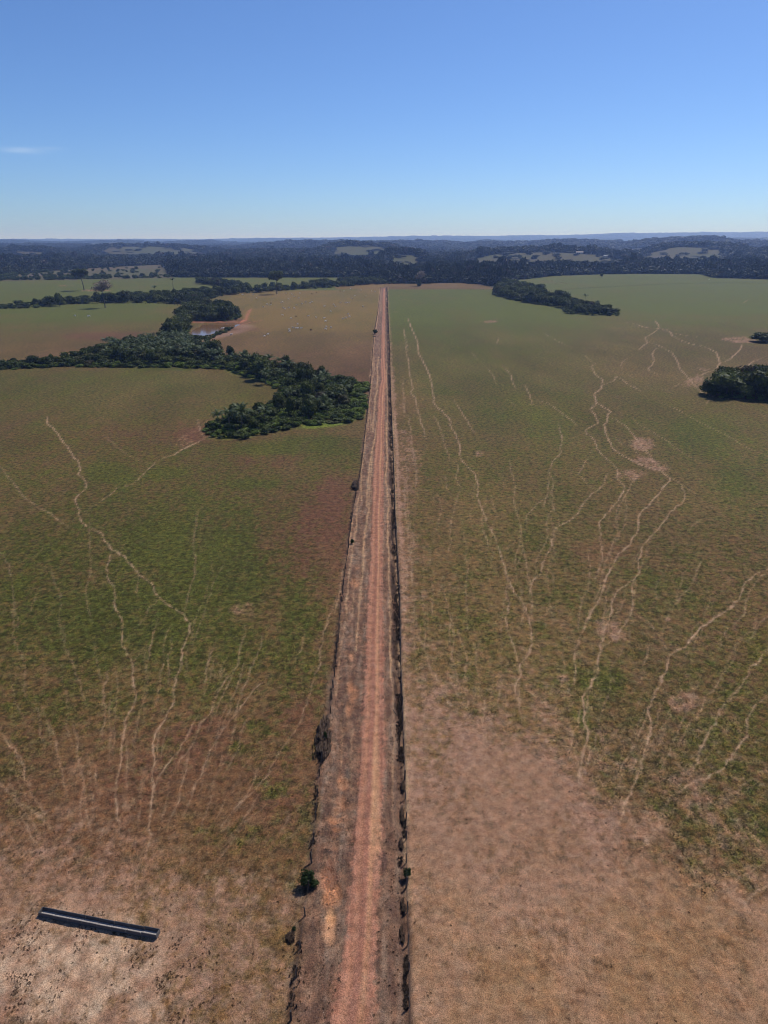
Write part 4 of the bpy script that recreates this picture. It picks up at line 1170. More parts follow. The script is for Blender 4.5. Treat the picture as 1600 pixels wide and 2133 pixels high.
def h_w1(px_, py_, e, r):
    if px_ > 560 and py_ > 800 and px_ > 700 - (py_ - 850) * .2 and e < 9:
        return ('bush', r.uniform(1.2, 2.6), r.uniform(2.4, 4.2))
    if e < 2.4: return ('bush' if r.random() < .45 else 'shrub', r.uniform(1.2, 2.2), r.uniform(2.2, 3.6))
    if 225 < px_ < 450 and py_ < 752:
        if r.random() < .5: return ('palm', r.uniform(6.5, 9), 4.2)
        return ('tree', r.uniform(4.5, 7), r.uniform(4.5, 6.5))
    if px_ < 225:
        if e < 4.5: return ('shrub', r.uniform(2, 3.2), r.uniform(3, 4.5))
        return ('tree' if r.random() < .7 else 'shrub', r.uniform(2.6, 6.0), r.uniform(3.8, 6.2))
    if py_ > 820 and e < 3.8: return ('shrub', r.uniform(1.6, 2.6), r.uniform(2.5, 4))
    if e < 4.5: return ('shrub' if r.random() < .7 else 'bush', r.uniform(2, 3.4), r.uniform(3, 4.5))
    q = r.random()
    if q < .07: return ('palm', r.uniform(6, 9), 4)
    if q < .36: return ('shrub', r.uniform(2.0, 3.6), r.uniform(3.2, 5))
    if q < .58: return ('bush', r.uniform(1.6, 2.6), r.uniform(3, 4.5))
    return ('tree', r.uniform(3.0, 5.6) if r.random() < .75 else r.uniform(6.5, 9.5), r.uniform(3.8, 5.8))
def n_w1(px_, py_):
    if py_ > 835 and px_ < 560: return "the creek wood's far tip"
    if px_ > 690: return 'the roadside corner of the creek wood'
    if px_ > 600 and py_ > 820: return 'the lower creek wood'
    if px_ > 600: return 'the upper creek wood'
    if px_ > 520: return 'the bend of the creek wood'
    if px_ > 440: return 'the creek wood below the pond'
    if px_ > 330: return 'the palm thicket beside the pond'
    if px_ > 225: return "the palm thicket west of the pond"
    if px_ > 110: return 'the low western creek wood'
    return 'the far western creek wood'
area(W1, 5.0, None, n_w1, h_w1, seed=31)
area(W2, 6.2, None, lambda a, b: 'the wood behind the red pond dam' if b < 673 and a > 395 else 'the wood west of the pond',
     lambda a, b, e, r: ('shrub', r.uniform(2, 3.4), r.uniform(3, 5)) if e < 3.5 else (('tree', r.uniform(7, 12), r.uniform(6, 10)) if r.random() < .85 else ('palm', r.uniform(8, 12), 5)), seed=32)
area(W2b, 4.5, None, lambda a, b: 'the near bank of the pond',
     lambda a, b, e, r: ('shrub', r.uniform(1.4, 2.6), r.uniform(2.5, 4)), seed=33)
area(W3, 8.5, None, lambda a, b: 'the thin western tree line' if a < 215 else ('the line behind the bare tree' if a < 330 else 'the line above the pond'),
     lambda a, b, e, r: ('shrub', r.uniform(2.2, 4), r.uniform(4, 7)) if e < 5 or (a < 90 and r.random() < .7) else (('tree', r.uniform(6, 11) * (0.75 if a < 200 else 1.0), r.uniform(6, 10)) if r.random() < .9 else ('palm', r.uniform(9, 13), 5)), seed=34)
area(W4, 10, None, lambda a, b: 'the far tree spur',
     lambda a, b, e, r: ('tree', r.uniform(7, 12), r.uniform(7, 11)), seed=35)
area(W5, 10.5, None, lambda a, b: 'the hedge beyond the tan pasture' if a < 640 else 'the hedge near the road end',
     lambda a, b, e, r: ('tree', r.uniform(6, 12) * (1 if a > 520 else .7), r.uniform(7, 11)) if e > 4 or r.random() < .4 else ('shrub', r.uniform(3, 5), r.uniform(5, 8)), seed=36)
area(WR1, 8.2, None, lambda a, b: 'the wooded tongue by the forest' if a < 1090 else ('the middle wooded tongue' if a < 1180 else 'the pointed wooded tongue'),
     lambda a, b, e, r: ('shrub', r.uniform(2.5, 4), r.uniform(4, 6)) if e < 4 else (('tree', r.uniform(8, 13) * (1 if a < 1180 else .72), r.uniform(7, 12) * (1 if a < 1180 else .8)) if r.random() < .93 else ('palm', r.uniform(8, 12), 5)), seed=37)
area(WR2, 5.6, None, lambda a, b: 'the dark right-hand copse',
     lambda a, b, e, r: ('tree', r.uniform(7.5, 11), r.uniform(7.5, 10.5)) if e > 2.5 else ('tree', r.uniform(4, 7), r.uniform(5, 7)), seed=38)
area(WR3, 6.0, None, lambda a, b: 'the copse by the red patch',
     lambda a, b, e, r: ('tree', r.uniform(5.5, 7.5), r.uniform(6.5, 8.5)), seed=39)
# shrubs strewn over the far slope west of the forest
rs = random.Random(41)
for k in range(330):
    px_ = rs.uniform(-60, 358); s_ = rs.random() ** 2.2
    yb = 584.5 - max(px_, 0) * .016; yt = float(forest_edge_y(px_))
    py_ = yb - s_ * (yb - yt)
    if px_ > 230 and rs.random() < .45: continue
    x, y = ground(px_, py_)
    CAND.append(('shrub', x, y, rs.uniform(3, 7.5), rs.uniform(5, 10), 'the far scrubby slope'))

PALM_SPOTS = [ground(*p) for p in ((505, 895), (478, 893), (455, 888), (601, 783), (682, 868), (508, 764), (490, 765), (458, 757), (554, 800), (223, 727), (432, 733))]
def shades_palm(c):
    for (x, y) in PALM_SPOTS:
        if abs(c[1] - x) < 4.5 and -7.5 < c[2] - y < 3.0: return True
    return False
CAND = [c for c in CAND if not (c[3] > 2.6 and shades_palm(c))]
def size_on_screen(c): return c[3] * c[4] / (c[2] ** 2)
def in_frame(c):
    a, b = to_px(c[1], c[2]); return -25 < a < 1625
rest = []
by = {}
for c in CAND: by.setdefault(c[0], []).append(c)
LIM = {'tree': 300, 'shrub': 300, 'bush': 150, 'palm': 130}
WORDS = {'tree': (['dark', 'dull green', 'deep green', 'olive'], ['round-crowned tree', 'broad leafy tree', 'dense tree']),
         'shrub': (['dark', 'grey-green', 'olive', 'mid-green'], ['low shrub', 'rounded shrub']),
         'bush': (['bright green', 'yellow-green'], ['leafy bush', 'lush bush']),
         'palm': (['dark', 'glossy green'], ['palm with arching fronds', 'feathery palm'])}
CATN = {'tree': 'tree', 'shrub': 'shrub', 'bush': 'bush', 'palm': 'palm'}
def ordinal(i):
    if i < len(ORD): return ORD[i]
    tens = ['', '', 'twent', 'thirt', 'fort', 'fift', 'sixt', 'sevent', 'eight', 'ninet']
    n = i + 1
    if n >= 100: return 'hundred and ' + ordinal(n - 101) if n > 100 else 'hundredth'
    if n % 10 == 0: return tens[n // 10] + 'ieth'
    return tens[n // 10] + 'y-' + ORD[n % 10 - 1]
rb = random.Random(77)
for kind, lst in by.items():
    lst.sort(key=lambda c: (0 if in_frame(c) else 1, -size_on_screen(c)))
    keep = [c for c in lst[:LIM[kind]] if in_frame(c)]
    kset = set(map(id, keep))
    rest += [c for c in lst if id(c) not in kset]
    areas = {}
    for c in keep: areas.setdefault(c[5], []).append(c)
    for an, cs in areas.items():
        cs.sort(key=lambda c: to_px(c[1], c[2])[0])
        for i, c in enumerate(cs):
            _, x, y, h, w, _a = c
            near_ = y < 620
            noun = 'tree' if kind == 'tree' else kind
            lab = f"{WORDS[kind][0][(i * 7 + len(an)) % len(WORDS[kind][0])].split()[0]} {noun}, {ordinal(i)} from the left in {an}"
            grp = f"{noun}s of {an}" if kind != 'bush' else f"bushes of {an}"
            if kind == 'tree':
                put_tree(x, y, h, w, lab, grp, rng=rb)
            elif kind == 'palm':
                put_palm(x, y, h, lab, grp, parts=(y < 560), rng=rb)
            else:
                me = (SHRUB_MESH if kind == 'shrub' else LUSH_MESH)[rb.randrange(3)]
                o = bpy.data.objects.new('shrub' if kind == 'shrub' else 'bush', me); link(o)
                o.location = (x, y, zat(x, y) - .1 * h); o.rotation_euler = (0, 0, rb.uniform(0, 6.28)); o.scale = (w, w, h)
                tag(o, lab, CATN[kind], grp)

# single palms and trees that stand out ------------------------------------------------------
def at(px_, py_): return ground(px_, py_)
for px_, py_, h, lab in [
    (505, 895, 10.2, "tallest palm at the tip of the creek wood with spiky upright fronds"),
    (478, 893, 8.6, "wide palm just left of the tallest palm at the creek wood's tip"),
    (455, 888, 6.6, "small palm at the outer left of the creek wood's tip"),
    (601, 783, 9.0, "lone palm poking above the bushes on the upper side of the creek wood"),
    (682, 868, 6.5, "palm with drooping fronds among bushes close to the road end of the creek wood"),
    (508, 764, 9.5, "bushy palm on the crest of the creek wood below the pond"),
    (490, 765, 8.0, "shorter palm leaning beside the bushy palm below the pond"),
    (458, 757, 8.8, "palm next to the near bank of the pond with raised fronds"),
    (554, 800, 8.0, "palm hanging over the edge of the middle creek wood"),
    (223, 727, 8.2, "palm standing above the left end of the palm thicket"),
    (432, 733, 8.0, "thin palm leaning over the near corner of the pond")]:
    x, y = at(px_, py_); put_palm(x, y, h * 1.08, lab, 'palms standing out of the creek wood', fr=h * .56, rng=rb)
for px_, py_, h, lab in [
    (363, 619, 24, "tall slender palm above the far tree line, right of the shorter one"),
    (324, 619, 15, "short slender palm above the far tree line"),
    (1076, 599, 19, "slender palm at the corner where the forest meets the green field"),
    (1161, 630, 12, "palm poking out of the middle of the wooded tongue"),
    (1217, 643, 16, "slim palm over the pointed end of the wooded tongue"),
    (1243, 647, 11, "stocky palm near the point of the wooded tongue")]:
    x, y = at(px_, py_); put_palm(x, y, h, lab, 'palms rising over the distant tree lines', fr=min(4.6, h * .35), parts=False, rng=rb)
for px_, py_, h, w, lab in [
    (545, 790, 12, 9.5, "darkest tall tree at the bend of the creek wood"),
    (533, 782, 11, 6.5, "tall dark tree leaning on its left neighbour at the creek bend"),
    (628, 800, 9, 4.4, "narrow dark tree in the middle of the creek wood"),
    (607, 868, 8, 3.6, "vine-clad narrow tree rising from the lower creek wood"),
    (653, 868, 8.5, 3.4, "second vine-clad narrow tree, right of the first in the lower creek wood"),
    (585, 850, 7, 4.5, "tree above the notch on the inner side of the creek wood"),
    (448, 745, 10, 9, "large dark tree at the near corner of the pond"),
    (700, 838, 8, 9, "broad dark tree facing the road in the creek wood"),
    (722, 822, 8, 8, "broad dark tree nearest the road fence"),
    (1512, 826, 11.5, 13, "biggest dark tree at the left of the copse by the cattle crossing"),
    (1578, 828, 12.5, 13, "tallest tree of the copse by the cattle crossing"),
    (1480, 824, 6.5, 7, "low tree at the bare tip of the copse"),
    (1585, 713, 7, 9, "round tree alone on the red bare patch"),
    (125, 638, 15, 8, "taller pointed tree in the thin far tree line"),
    (104, 638, 11, 10, "spreading tree left of the pointed one in the thin tree line"),
    (263, 631, 14, 9, "tallest rounded tree behind the tall bare tree"),
    (503, 610, 14, 6, "narrow tree standing up from the spur in the far field"),
    (494, 612, 12, 12, "wide tree at the foot of the spur in the far field")]:
    x, y = at(px_, py_); put_tree(x, y, h, w, lab, rng=rb)

# emergent trees left standing in the pastures
BARE_CROWN = crown_mesh('bare_crown', 610, 24, 60, 0.055, M_DRYL, rx=.5, flat=.7, core=0, lob_r=(.2, .34), shape='dome')
UMB_CROWN = crown_mesh('umbrella_crown', 611, 14, 80, 0.085, M_LEAF, rx=.5, flat=.7, core=.75, lob_r=(.16, .27), shape='dome')
COL_CROWN = crown_mesh('vine_crown', 612, 9, 60, 0.1, M_LEAF, rx=.4, flat=.8, core=.7, lob_r=(.3, .42), shape='column')
def twig_mesh():
    rng = np.random.default_rng(5); parts = []
    for k in range(11):
        th = 2 * math.pi * k / 11 + rng.uniform(-.3, .3); L_ = rng.uniform(.3, .5)
        p0 = np.array([0, 0, 0.0]); p1 = np.array([math.cos(th) * L_ * .5, math.sin(th) * L_ * .5, rng.uniform(.15, .5)]); p2 = np.array([math.cos(th) * L_, math.sin(th) * L_, p1[2] + rng.uniform(.05, .35)])
        parts.append(tube([p0, p1, p2], [.014, .009, .003], 4))
        for q in range(3):
            t2 = th + rng.uniform(-.8, .8); p3 = p1 + np.array([math.cos(t2) * .16, math.sin(t2) * .16, rng.uniform(.0, .25)])
            parts.append(tube([p1, p3], [.006, .002], 3))
    V, F = join(parts); return mesh_from('bough', V, F, M_BARK)
TWIGS = twig_mesh()
def tall_tree(px_, py_, h, cw, ch, mesh_, label, lean=(0, 0), twigs=True, r=.5):
    x, y = at(px_, py_)
    e = empty('tall_tree', (x, y, zat(x, y) - .1), label, 'tree')
    bole = h - ch * .75
    path = [(lean[0] * s * s * bole, lean[1] * s * bole, s * bole) for s in (0, .03, .15, .4, .7, 1)]
    V, F = tube(path, [r * 1.9, r * 1.25, r, r * .85, r * .72, r * .6], 9)
    child('trunk', mesh_from('tall_trunk', V, F, M_BARK, smooth=True), e)
    top = path[-1]
    if twigs: child('bough', TWIGS, e, (top[0], top[1], top[2] - .3), scale=(cw, cw, ch))
    child('crown', mesh_, e, (top[0], top[1], top[2] - ch * .12), scale=(cw, cw, ch))
    return e
tall_tree(219.5, 641.5, 26, 17, 13, BARE_CROWN, "tall lone tree with a round leafless grey-brown crown on a bare pole trunk", lean=(-.07, 0))
tall_tree(175.5, 604.8, 28, 21, 14, UMB_CROWN, "leaning lone tree with a ragged dark umbrella crown above a reddish bare patch", lean=(-.14, 0), r=.6)
tall_tree(577, 612.5, 28, 18, 15, UMB_CROWN, "straight lone tree with a dark umbrella crown at the back of the tan cattle pasture", r=.55)
# the vine-wrapped tree beyond the road's end
x, y = at(873.5, 596)
e = empty('tall_tree', (x, y, zat(x, y) - .1), "vine-wrapped dark tree with a thin reddish top beyond the road's end", 'tree')
V, F = tube([(0, 0, 0), (.1, 0, 6), (0, 0, 13), (.3, 0, 19)], [.9, .7, .5, .2]); child('trunk', mesh_from('tall_trunk', V, F, M_BARK, smooth=True), e)
child('crown', COL_CROWN, e, (0, 0, .4), scale=(9, 9, 11))
child('bare_crown', BARE_CROWN, e, (1, 0, 9.5), scale=(13, 13, 13), label='thin reddish leafless top')
x, y = at(1253, 577.5); put_tree(x, y, 8.5, 5.5, "single small pointed tree in the bright green field below the forest", rng=rb)
x, y = at(471, 579.8); e = empty('dead_tree', (x, y, zat(x, y)), "pale dead pole standing in front of the forest edge", 'tree')
V, F = tube([(0, 0, 0), (.1, 0, 6), (0, 0, 12)], [.55, .45, .2]); child('trunk', mesh_from('dead_trunk', V, F, M_PBARK), e)

# plants along the fences
def fence_bush(px_, py_, h, w, mat_mesh, label, name='shrub', dy=1.0):
    x, y = at(px_, py_)
    o = bpy.data.objects.new(name, mat_mesh); link(o)
    o.location = (x, y, -.08); o.scale = (w, w * dy, h); o.rotation_euler = (0, 0, rb.uniform(0, 6.28) if dy == 1 else 0)
    return tag(o, label, 'shrub')
M_THICK = leaf_mat('dark_thicket', (0.040, 0.024, 0.016), (0.055, 0.034, 0.022), transl=0.1)
DEAD_MESH = crown_mesh('dead_bush', 620, 16, 70, 0.085, M_THICK, rx=.5, flat=.5, core=0, lob_r=(.12, .26))
GREEN_MESH = crown_mesh('green_bush', 621, 9, 70, 0.10, leaf_mat('fence_leaves', (.028, .044, .012), (.032, .05, .014)), rx=.5, flat=.8, core=.6, lob_r=(.22, .36))
fence_bush(642, 1846, 1.9, 1.6, GREEN_MESH, "leafy dark green shrub on the left road fence nearest the feed trough")
fence_bush(654, 1845, 1.0, 1.0, GREEN_MESH, "knee-high shrub touching the right side of the leafy fence shrub")
fence_bush(849, 1828, 1.2, .9, GREEN_MESH, "small green shrub growing at the right road fence")
fence_bush(675, 1545, 1.3, 2.2, DEAD_MESH, "dark brown dry thicket beside the left road fence", 'thicket', 4.2)
fence_bush(679, 1545, 1.7, .55, GREEN_MESH, "green seedling inside the dark dry thicket")
fence_bush(741, 1014, 1.2, 2.2, DEAD_MESH, "dark dry thicket farther along the left fence", 'thicket', 3.6)
fence_bush(735, 1132, 1.1, 1.0, GREEN_MESH, "little green shrub between the fence and the washed verge")
fence_bush(783, 696, 3.4, 3.6, GREEN_MESH, "compact dark tree on the left fence line near a fallen log", 'small_tree')
fence_bush(605, 1955, .5, 1.1, DEAD_MESH, "low dry thicket at the left fence below the leafy shrub", 'thicket')
fence_bush(612, 1938, .5, .45, GREEN_MESH, "tiny green plant over the low dry thicket by the left fence")
for i, (px_, py_, lw, w3) in enumerate([(840, 1640, 1.6, 'upper'), (838, 1700, 2.4, 'middle'), (838, 1950, 1.8, 'lowest'), (840, 1890, 1.6, 'second lowest'), (836, 1760, 1.5, 'short')]):
    fence_bush(px_, py_, .42, .55, DEAD_MESH, f"{w3} clump of dark dry weeds in the ditch under the right fence", 'thicket', lw * 2.2)
x0, y0 = at(776.5, 701.8); x1, y1 = at(783.5, 701.3)
V, F = tube([(0, 0, 0), ((x1 - x0) / 2, .2, .05), (x1 - x0, y1 - y0, 0)], [.22, .2, .16])
o = bpy.data.objects.new('fallen_log', mesh_from('fallen_log', V, F, M_BARK)); link(o); o.location = (x0, y0, .2)
tag(o, "fallen dark log lying across the left fence line by the compact tree", 'log')
x0, y0 = at(818.5, 1480); x1, y1 = at(827, 1492)
V, F = tube([(0, 0, 0), (x1 - x0, y1 - y0, 0)], [.07, .06], 6)
o = bpy.data.objects.new('fallen_post', mesh_from('fallen_post', V, F, M_POST)); link(o); o.location = (x0, y0, .15)
tag(o, "broken fence post lying slantwise against the right road fence", 'post')

# ------------------------------------------------------------------ forest: far woods that read as one mass
def instancer(name, pts, scales, rots, idx, meshes, label=None, tint=None):
    n = len(pts)
    me = bpy.data.meshes.new(name)
    me.vertices.add(n); me.vertices.foreach_set('co', np.asarray(pts, dtype=np.float32).ravel())
    a = me.attributes.new('scale3', 'FLOAT_VECTOR', 'POINT'); a.data.foreach_set('vector', np.asarray(scales, dtype=np.float32).ravel())
    a = me.attributes.new('rotz', 'FLOAT_VECTOR', 'POINT')
    rv = np.zeros((n, 3), dtype=np.float32); rv[:, 2] = rots; a.data.foreach_set('vector', rv.ravel())
    a = me.attributes.new('which', 'INT', 'POINT'); a.data.foreach_set('value', np.asarray(idx, dtype=np.int32))
    if tint is not None:
        a = me.attributes.new('tuft_tint', 'FLOAT_COLOR', 'POINT')
        cc = np.ones((n, 4), dtype=np.float32); cc[:, :3] = tint; a.data.foreach_set('color', cc.ravel())
    me.update()
    o = bpy.data.objects.new(name, me); link(o)
    o['kind'] = 'stuff'
    if label: o['label'] = label
    ng = bpy.data.node_groups.new(name + '_scatter', 'GeometryNodeTree')
    ng.interface.new_socket('Geometry', in_out='INPUT', socket_type='NodeSocketGeometry')
    ng.interface.new_socket('Geometry', in_out='OUTPUT', socket_type='NodeSocketGeometry')
    gi = ng.nodes.new('NodeGroupInput'); go = ng.nodes.new('NodeGroupOutput')
    cur = ng.nodes.new('GeometryNodeJoinGeometry')
    wh = ng.nodes.new('GeometryNodeInputNamedAttribute'); wh.data_type = 'INT'; wh.inputs[0].default_value = 'which'
    sc = ng.nodes.new('GeometryNodeInputNamedAttribute'); sc.data_type = 'FLOAT_VECTOR'; sc.inputs[0].default_value = 'scale3'
    ro = ng.nodes.new('GeometryNodeInputNamedAttribute'); ro.data_type = 'FLOAT_VECTOR'; ro.inputs[0].default_value = 'rotz'
    e2r = ng.nodes.new('FunctionNodeEulerToRotation'); ng.links.new(ro.outputs[0], e2r.inputs[0])
    mp = ng.nodes.new('GeometryNodeMeshToPoints')
    ng.links.new(gi.outputs[0], mp.inputs[0])
    for k, m_ in enumerate(meshes):
        src = bpy.data.objects.new(name + '_kind', m_)      # lives in the file only, never in the scene
        oi = ng.nodes.new('GeometryNodeObjectInfo'); oi.inputs[0].default_value = src
        cmp = ng.nodes.new('FunctionNodeCompare'); cmp.data_type = 'INT'; cmp.operation = 'EQUAL'
        ng.links.new(wh.outputs[0], cmp.inputs[2]); cmp.inputs[3].default_value = k
        ip = ng.nodes.new('GeometryNodeInstanceOnPoints')
        ng.links.new(mp.outputs[0], ip.inputs['Points']); ng.links.new(cmp.outputs[0], ip.inputs['Selection'])
        ng.links.new(oi.outputs['Geometry'], ip.inputs['Instance'])
        ng.links.new(e2r.outputs[0], ip.inputs['Rotation']); ng.links.new(sc.outputs[0], ip.inputs['Scale'])
        ng.links.new(ip.outputs[0], cur.inputs[0])
    ng.links.new(cur.outputs[0], go.inputs[0])
    md = o.modifiers.new('scatter', 'NODES'); md.node_group = ng
    return o

rf = np.random.default_rng(99)
FP = []
dcur = 1130.0
while dcur < 26000:
    stp = max(8.5, 0.0068 * dcur)
    half = 0.80 * dcur
    n = int(2 * half / stp)
    xs = -half + (np.arange(n) + rf.uniform(-.45, .45, n) + rf.random()) * stp
    ys = dcur + rf.uniform(-.45, .45, n) * stp
    FP.append(np.stack([xs, ys, np.full(n, stp)], 1))
    dcur += stp * .88
FP = np.concatenate(FP)
fx, fy = to_px(FP[:, 0], FP[:, 1])
keepm = (fy < forest_edge_y(fx) - 0.3) & ~in_clearing(FP[:, 0], FP[:, 1])
# thinner wood and gaps here and there
gap = fbm(FP[:, 0] / 260.0, FP[:, 1] / 420.0, 3, 301)
keepm &= ~((gap > 0.66) & (FP[:, 1] > 2200) & (rf.random(len(FP)) < .75))
sp_cl = in_clearing(FP[:, 0], FP[:, 1]) & (rf.random(len(FP)) < 0.05)
FP = np.concatenate([FP[keepm], FP[sp_cl]])
n = len(FP)
stp = FP[:, 2]
wv = stp * rf.uniform(1.05, 1.9, n)
hv = np.minimum(rf.uniform(13, 23, n) * (0.8 + .45 * fbm(FP[:, 0] / 130., FP[:, 1] / 130., 2, 305)), 30) 
big = rf.random(n) < .05
hv = np.where(big, hv * rf.uniform(1.2, 1.5, n), hv)
hv = np.where(FP[:, 1] > 6000, hv * 1.05, hv)
# the first rows are lower
ex, ey = to_px(FP[:, 0], FP[:, 1])
fr_ = sstep(0, 6, forest_edge_y(ex) - ey)
hv *= 0.55 + 0.45 * fr_
hv = np.where(in_clearing(FP[:, 0], FP[:, 1]), hv * .5, hv)
fu = ucoord(FP[:, 0], FP[:, 1])
for u0, u1, d0, d1 in CLEARINGS:
    mm = (fu > u0 - 15) & (fu < u1 + 15) & (FP[:, 1] < (d0 + d1) / 2) & (FP[:, 1] > d0 - 0.16 * d0)
    hv = np.where(mm, hv * .42, hv)
zz = height(FP[:, 0], FP[:, 1]) - hv * .08
instancer('forest', np.stack([FP[:, 0], FP[:, 1], zz], 1), np.stack([wv, wv, hv], 1), rf.uniform(0, 6.28, n), rf.integers(0, 6, n), FAR_MESH,
          'dark tropical forest covering the plain and hills beyond the pastures')
# what is left of the woods' trees past the counted ones
if rest:
    R_ = np.array([(c[1], c[2], c[3], c[4]) for c in rest if c[0] != 'palm'])
    kk = np.array([{'tree': 0, 'shrub': 4, 'bush': 7}[c[0]] for c in rest if c[0] != 'palm'])
    idx = kk + rf.integers(0, 3, len(R_))
    idx = np.where(kk == 0, rf.integers(0, 4, len(R_)), idx)
    zz = height(R_[:, 0], R_[:, 1]) - .08 * R_[:, 2]
    instancer('undergrowth', np.stack([R_[:, 0], R_[:, 1], zz], 1), np.stack([R_[:, 3], R_[:, 3], R_[:, 2]], 1), rf.uniform(0, 6.28, len(R_)), idx,
              TREE_CROWN[:4] + SHRUB_MESH[:3] + LUSH_MESH, 'smaller trees and shrubs filling the distant tree lines')
# low fill inside the creek wood so that no floor shows through
fill = []
rr2 = random.Random(55)
for poly, st in ((W1, 3.4), (WR2, 4.2), (WR1, 7.5), (W2, 5.5)):
    for (x, y) in scatter_px(poly, st, rr2): fill.append((x, y, rr2.uniform(1.0, 2.3), rr2.uniform(2.6, 4.2)))
Fl = np.array(fill)
instancer('ground_cover', np.stack([Fl[:, 0], Fl[:, 1], np.full(len(Fl), -.15)], 1), np.stack([Fl[:, 3], Fl[:, 3], Fl[:, 2]], 1), rf.uniform(0, 6.28, len(Fl)),
          np.where(rf.random(len(Fl)) < .55, rf.integers(0, 3, len(Fl)), rf.integers(3, 6, len(Fl))), SHRUB_MESH[:3] + LUSH_MESH, 'tangled low growth under the woods')

# ------------------------------------------------------------------ grass tufts on the near pastures
def tuft_material():
    m, nt, N, L = new_mat('grass_tufts')
    out = N.new('ShaderNodeOutputMaterial'); bs = N.new('ShaderNodeBsdfPrincipled'); bs.inputs['Roughness'].default_value = .8
    bs.inputs['Specular IOR Level'].default_value = .15
    at_ = N.new('ShaderNodeAttribute'); at_.attribute_type = 'INSTANCER'; at_.attribute_name = 'tuft_tint'
    L.new(at_.outputs['Color'], bs.inputs['Base Color'])
    tr = N.new('ShaderNodeBsdfTranslucent'); L.new(at_.outputs['Color'], tr.inputs[0])
    ms = N.new('ShaderNodeMixShader'); ms.inputs[0].default_value = .2
    L.new(bs.outputs[0], ms.inputs[1]); L.new(tr.outputs[0], ms.inputs[2]); L.new(ms.outputs[0], out.inputs['Surface'])
    return m
M_TUFT = tuft_material()
def tuft_mesh(seed, blades=11):
    rng = np.random.default_rng(seed); V, F = [], []
    for k in range(blades):
        th = rng.uniform(0, 6.28); r0 = rng.uniform(0, .22); hh = rng.uniform(.5, 1); lean = rng.uniform(.15, .75)
        p = np.array([math.cos(th) * r0, math.sin(th) * r0, -.05]); dv = np.array([math.cos(th), math.sin(th), 0]); sv = np.array([-dv[1], dv[0], 0]) * .11
        m_ = p + dv * lean * .35 + np.array([0, 0, hh * .65]); tip = p + dv * lean * .8 + np.array([0, 0, hh * .85])
        b = len(V); V += [p - sv, p + sv, m_ + sv * .8, m_ - sv * .8, tip]; F += [(b, b + 1, b + 2, b + 3), (b + 3, b + 2, b + 4)]
    return mesh_from('tuft', V, F, M_TUFT)
TUFTS = [tuft_mesh(700 + i) for i in range(5)]
# sample cells of the ground grid by area and cover
r0_, r1_ = np.searchsorted(ROWS, 41), np.searchsorted(ROWS, 224)
cA, cB = SEG['far_l'][0], SEG['far_r'][1]
sub = (slice(r0_, r1_), slice(cA, cB))
ar = (np.diff(X, axis=1)[r0_:r1_, cA:cB]) * (np.diff(ROWS)[r0_:r1_])[:, None]
cov = TUFT[sub] * (0.25 + 1.1 * Gs[sub]) * (1 - vm[sub]) + vm[sub] * (1 - rm[sub]) * (1 - np.clip(VTR[sub], 0, 1)) * .4
cov *= 1 - np.clip(TRAIL[sub] * 1.8, 0, 1)
cov = cov * np.clip(0.2 + 1.6 * (n2[sub] - .25), 0, 1.6)
blc = sstep(1880, 2010, PY[sub]) * sstep(460, 300, PX[sub]) + .35 * sstep(1700, 1900, PY[sub]) * sstep(660, 500, PX[sub])
cov += 1.5 * blc * np.clip(fbm(X[sub] / 1.6, Y[sub] / 1.6, 4, 312) * 5 - 2.55, 0, 1)
cov += 0.07 * (fbm(X[sub] / .9, Y[sub] / .9, 2, 311) > .62) * (1 - rm[sub])
dens = 9.5 * cov * np.clip(90.0 / Y[sub], .28, 1.2) * sstep(225, 120, Y[sub])
lam = np.clip(dens * ar, 0, 3)
cnt = rf.poisson(lam)
ri, ci = np.nonzero(cnt)
rep = cnt[ri, ci]; ri = np.repeat(ri, rep) + r0_; ci = np.repeat(ci, rep) + cA
u1, u2 = rf.random(len(ri)), rf.random(len(ri))
tx = X[ri, ci] + (X[ri, ci + 1] - X[ri, ci]) * u1; ty = ROWS[ri] + (ROWS[ri + 1] - ROWS[ri]) * u2; tz = Z[ri, ci]
base_c = col[ri, ci]
greenness = Gs[ri, ci] * (1 - Ss[ri, ci] * .5)
tc = mix(C(112, 90, 66), C(84, 88, 46), np.clip(greenness + rf.normal(0, .2, len(ri)), 0, 1))
tc = base_c * .7 + tc * .3
tc = tc * rf.uniform(.62, 1.35, (len(ri), 1)) * (1 - .45 * Ss[ri, ci])[:, None]
ts = (.05 + .17 * rf.random(len(ri)) ** 1.8) * (1 + np.clip((ty - 60) / 150, 0, 1) * .6)
instancer('grass', np.stack([tx, ty, tz], 1), np.stack([ts * 1.35, ts * 1.35, ts * .6], 1), rf.uniform(0, 6.28, len(ri)), rf.integers(0, 5, len(ri)), TUFTS,
          'dry and green grass tufts over the near pastures', tint=tc)
print('TUFTS', len(ri), 'FOREST', n, 'VERTS', X.size)

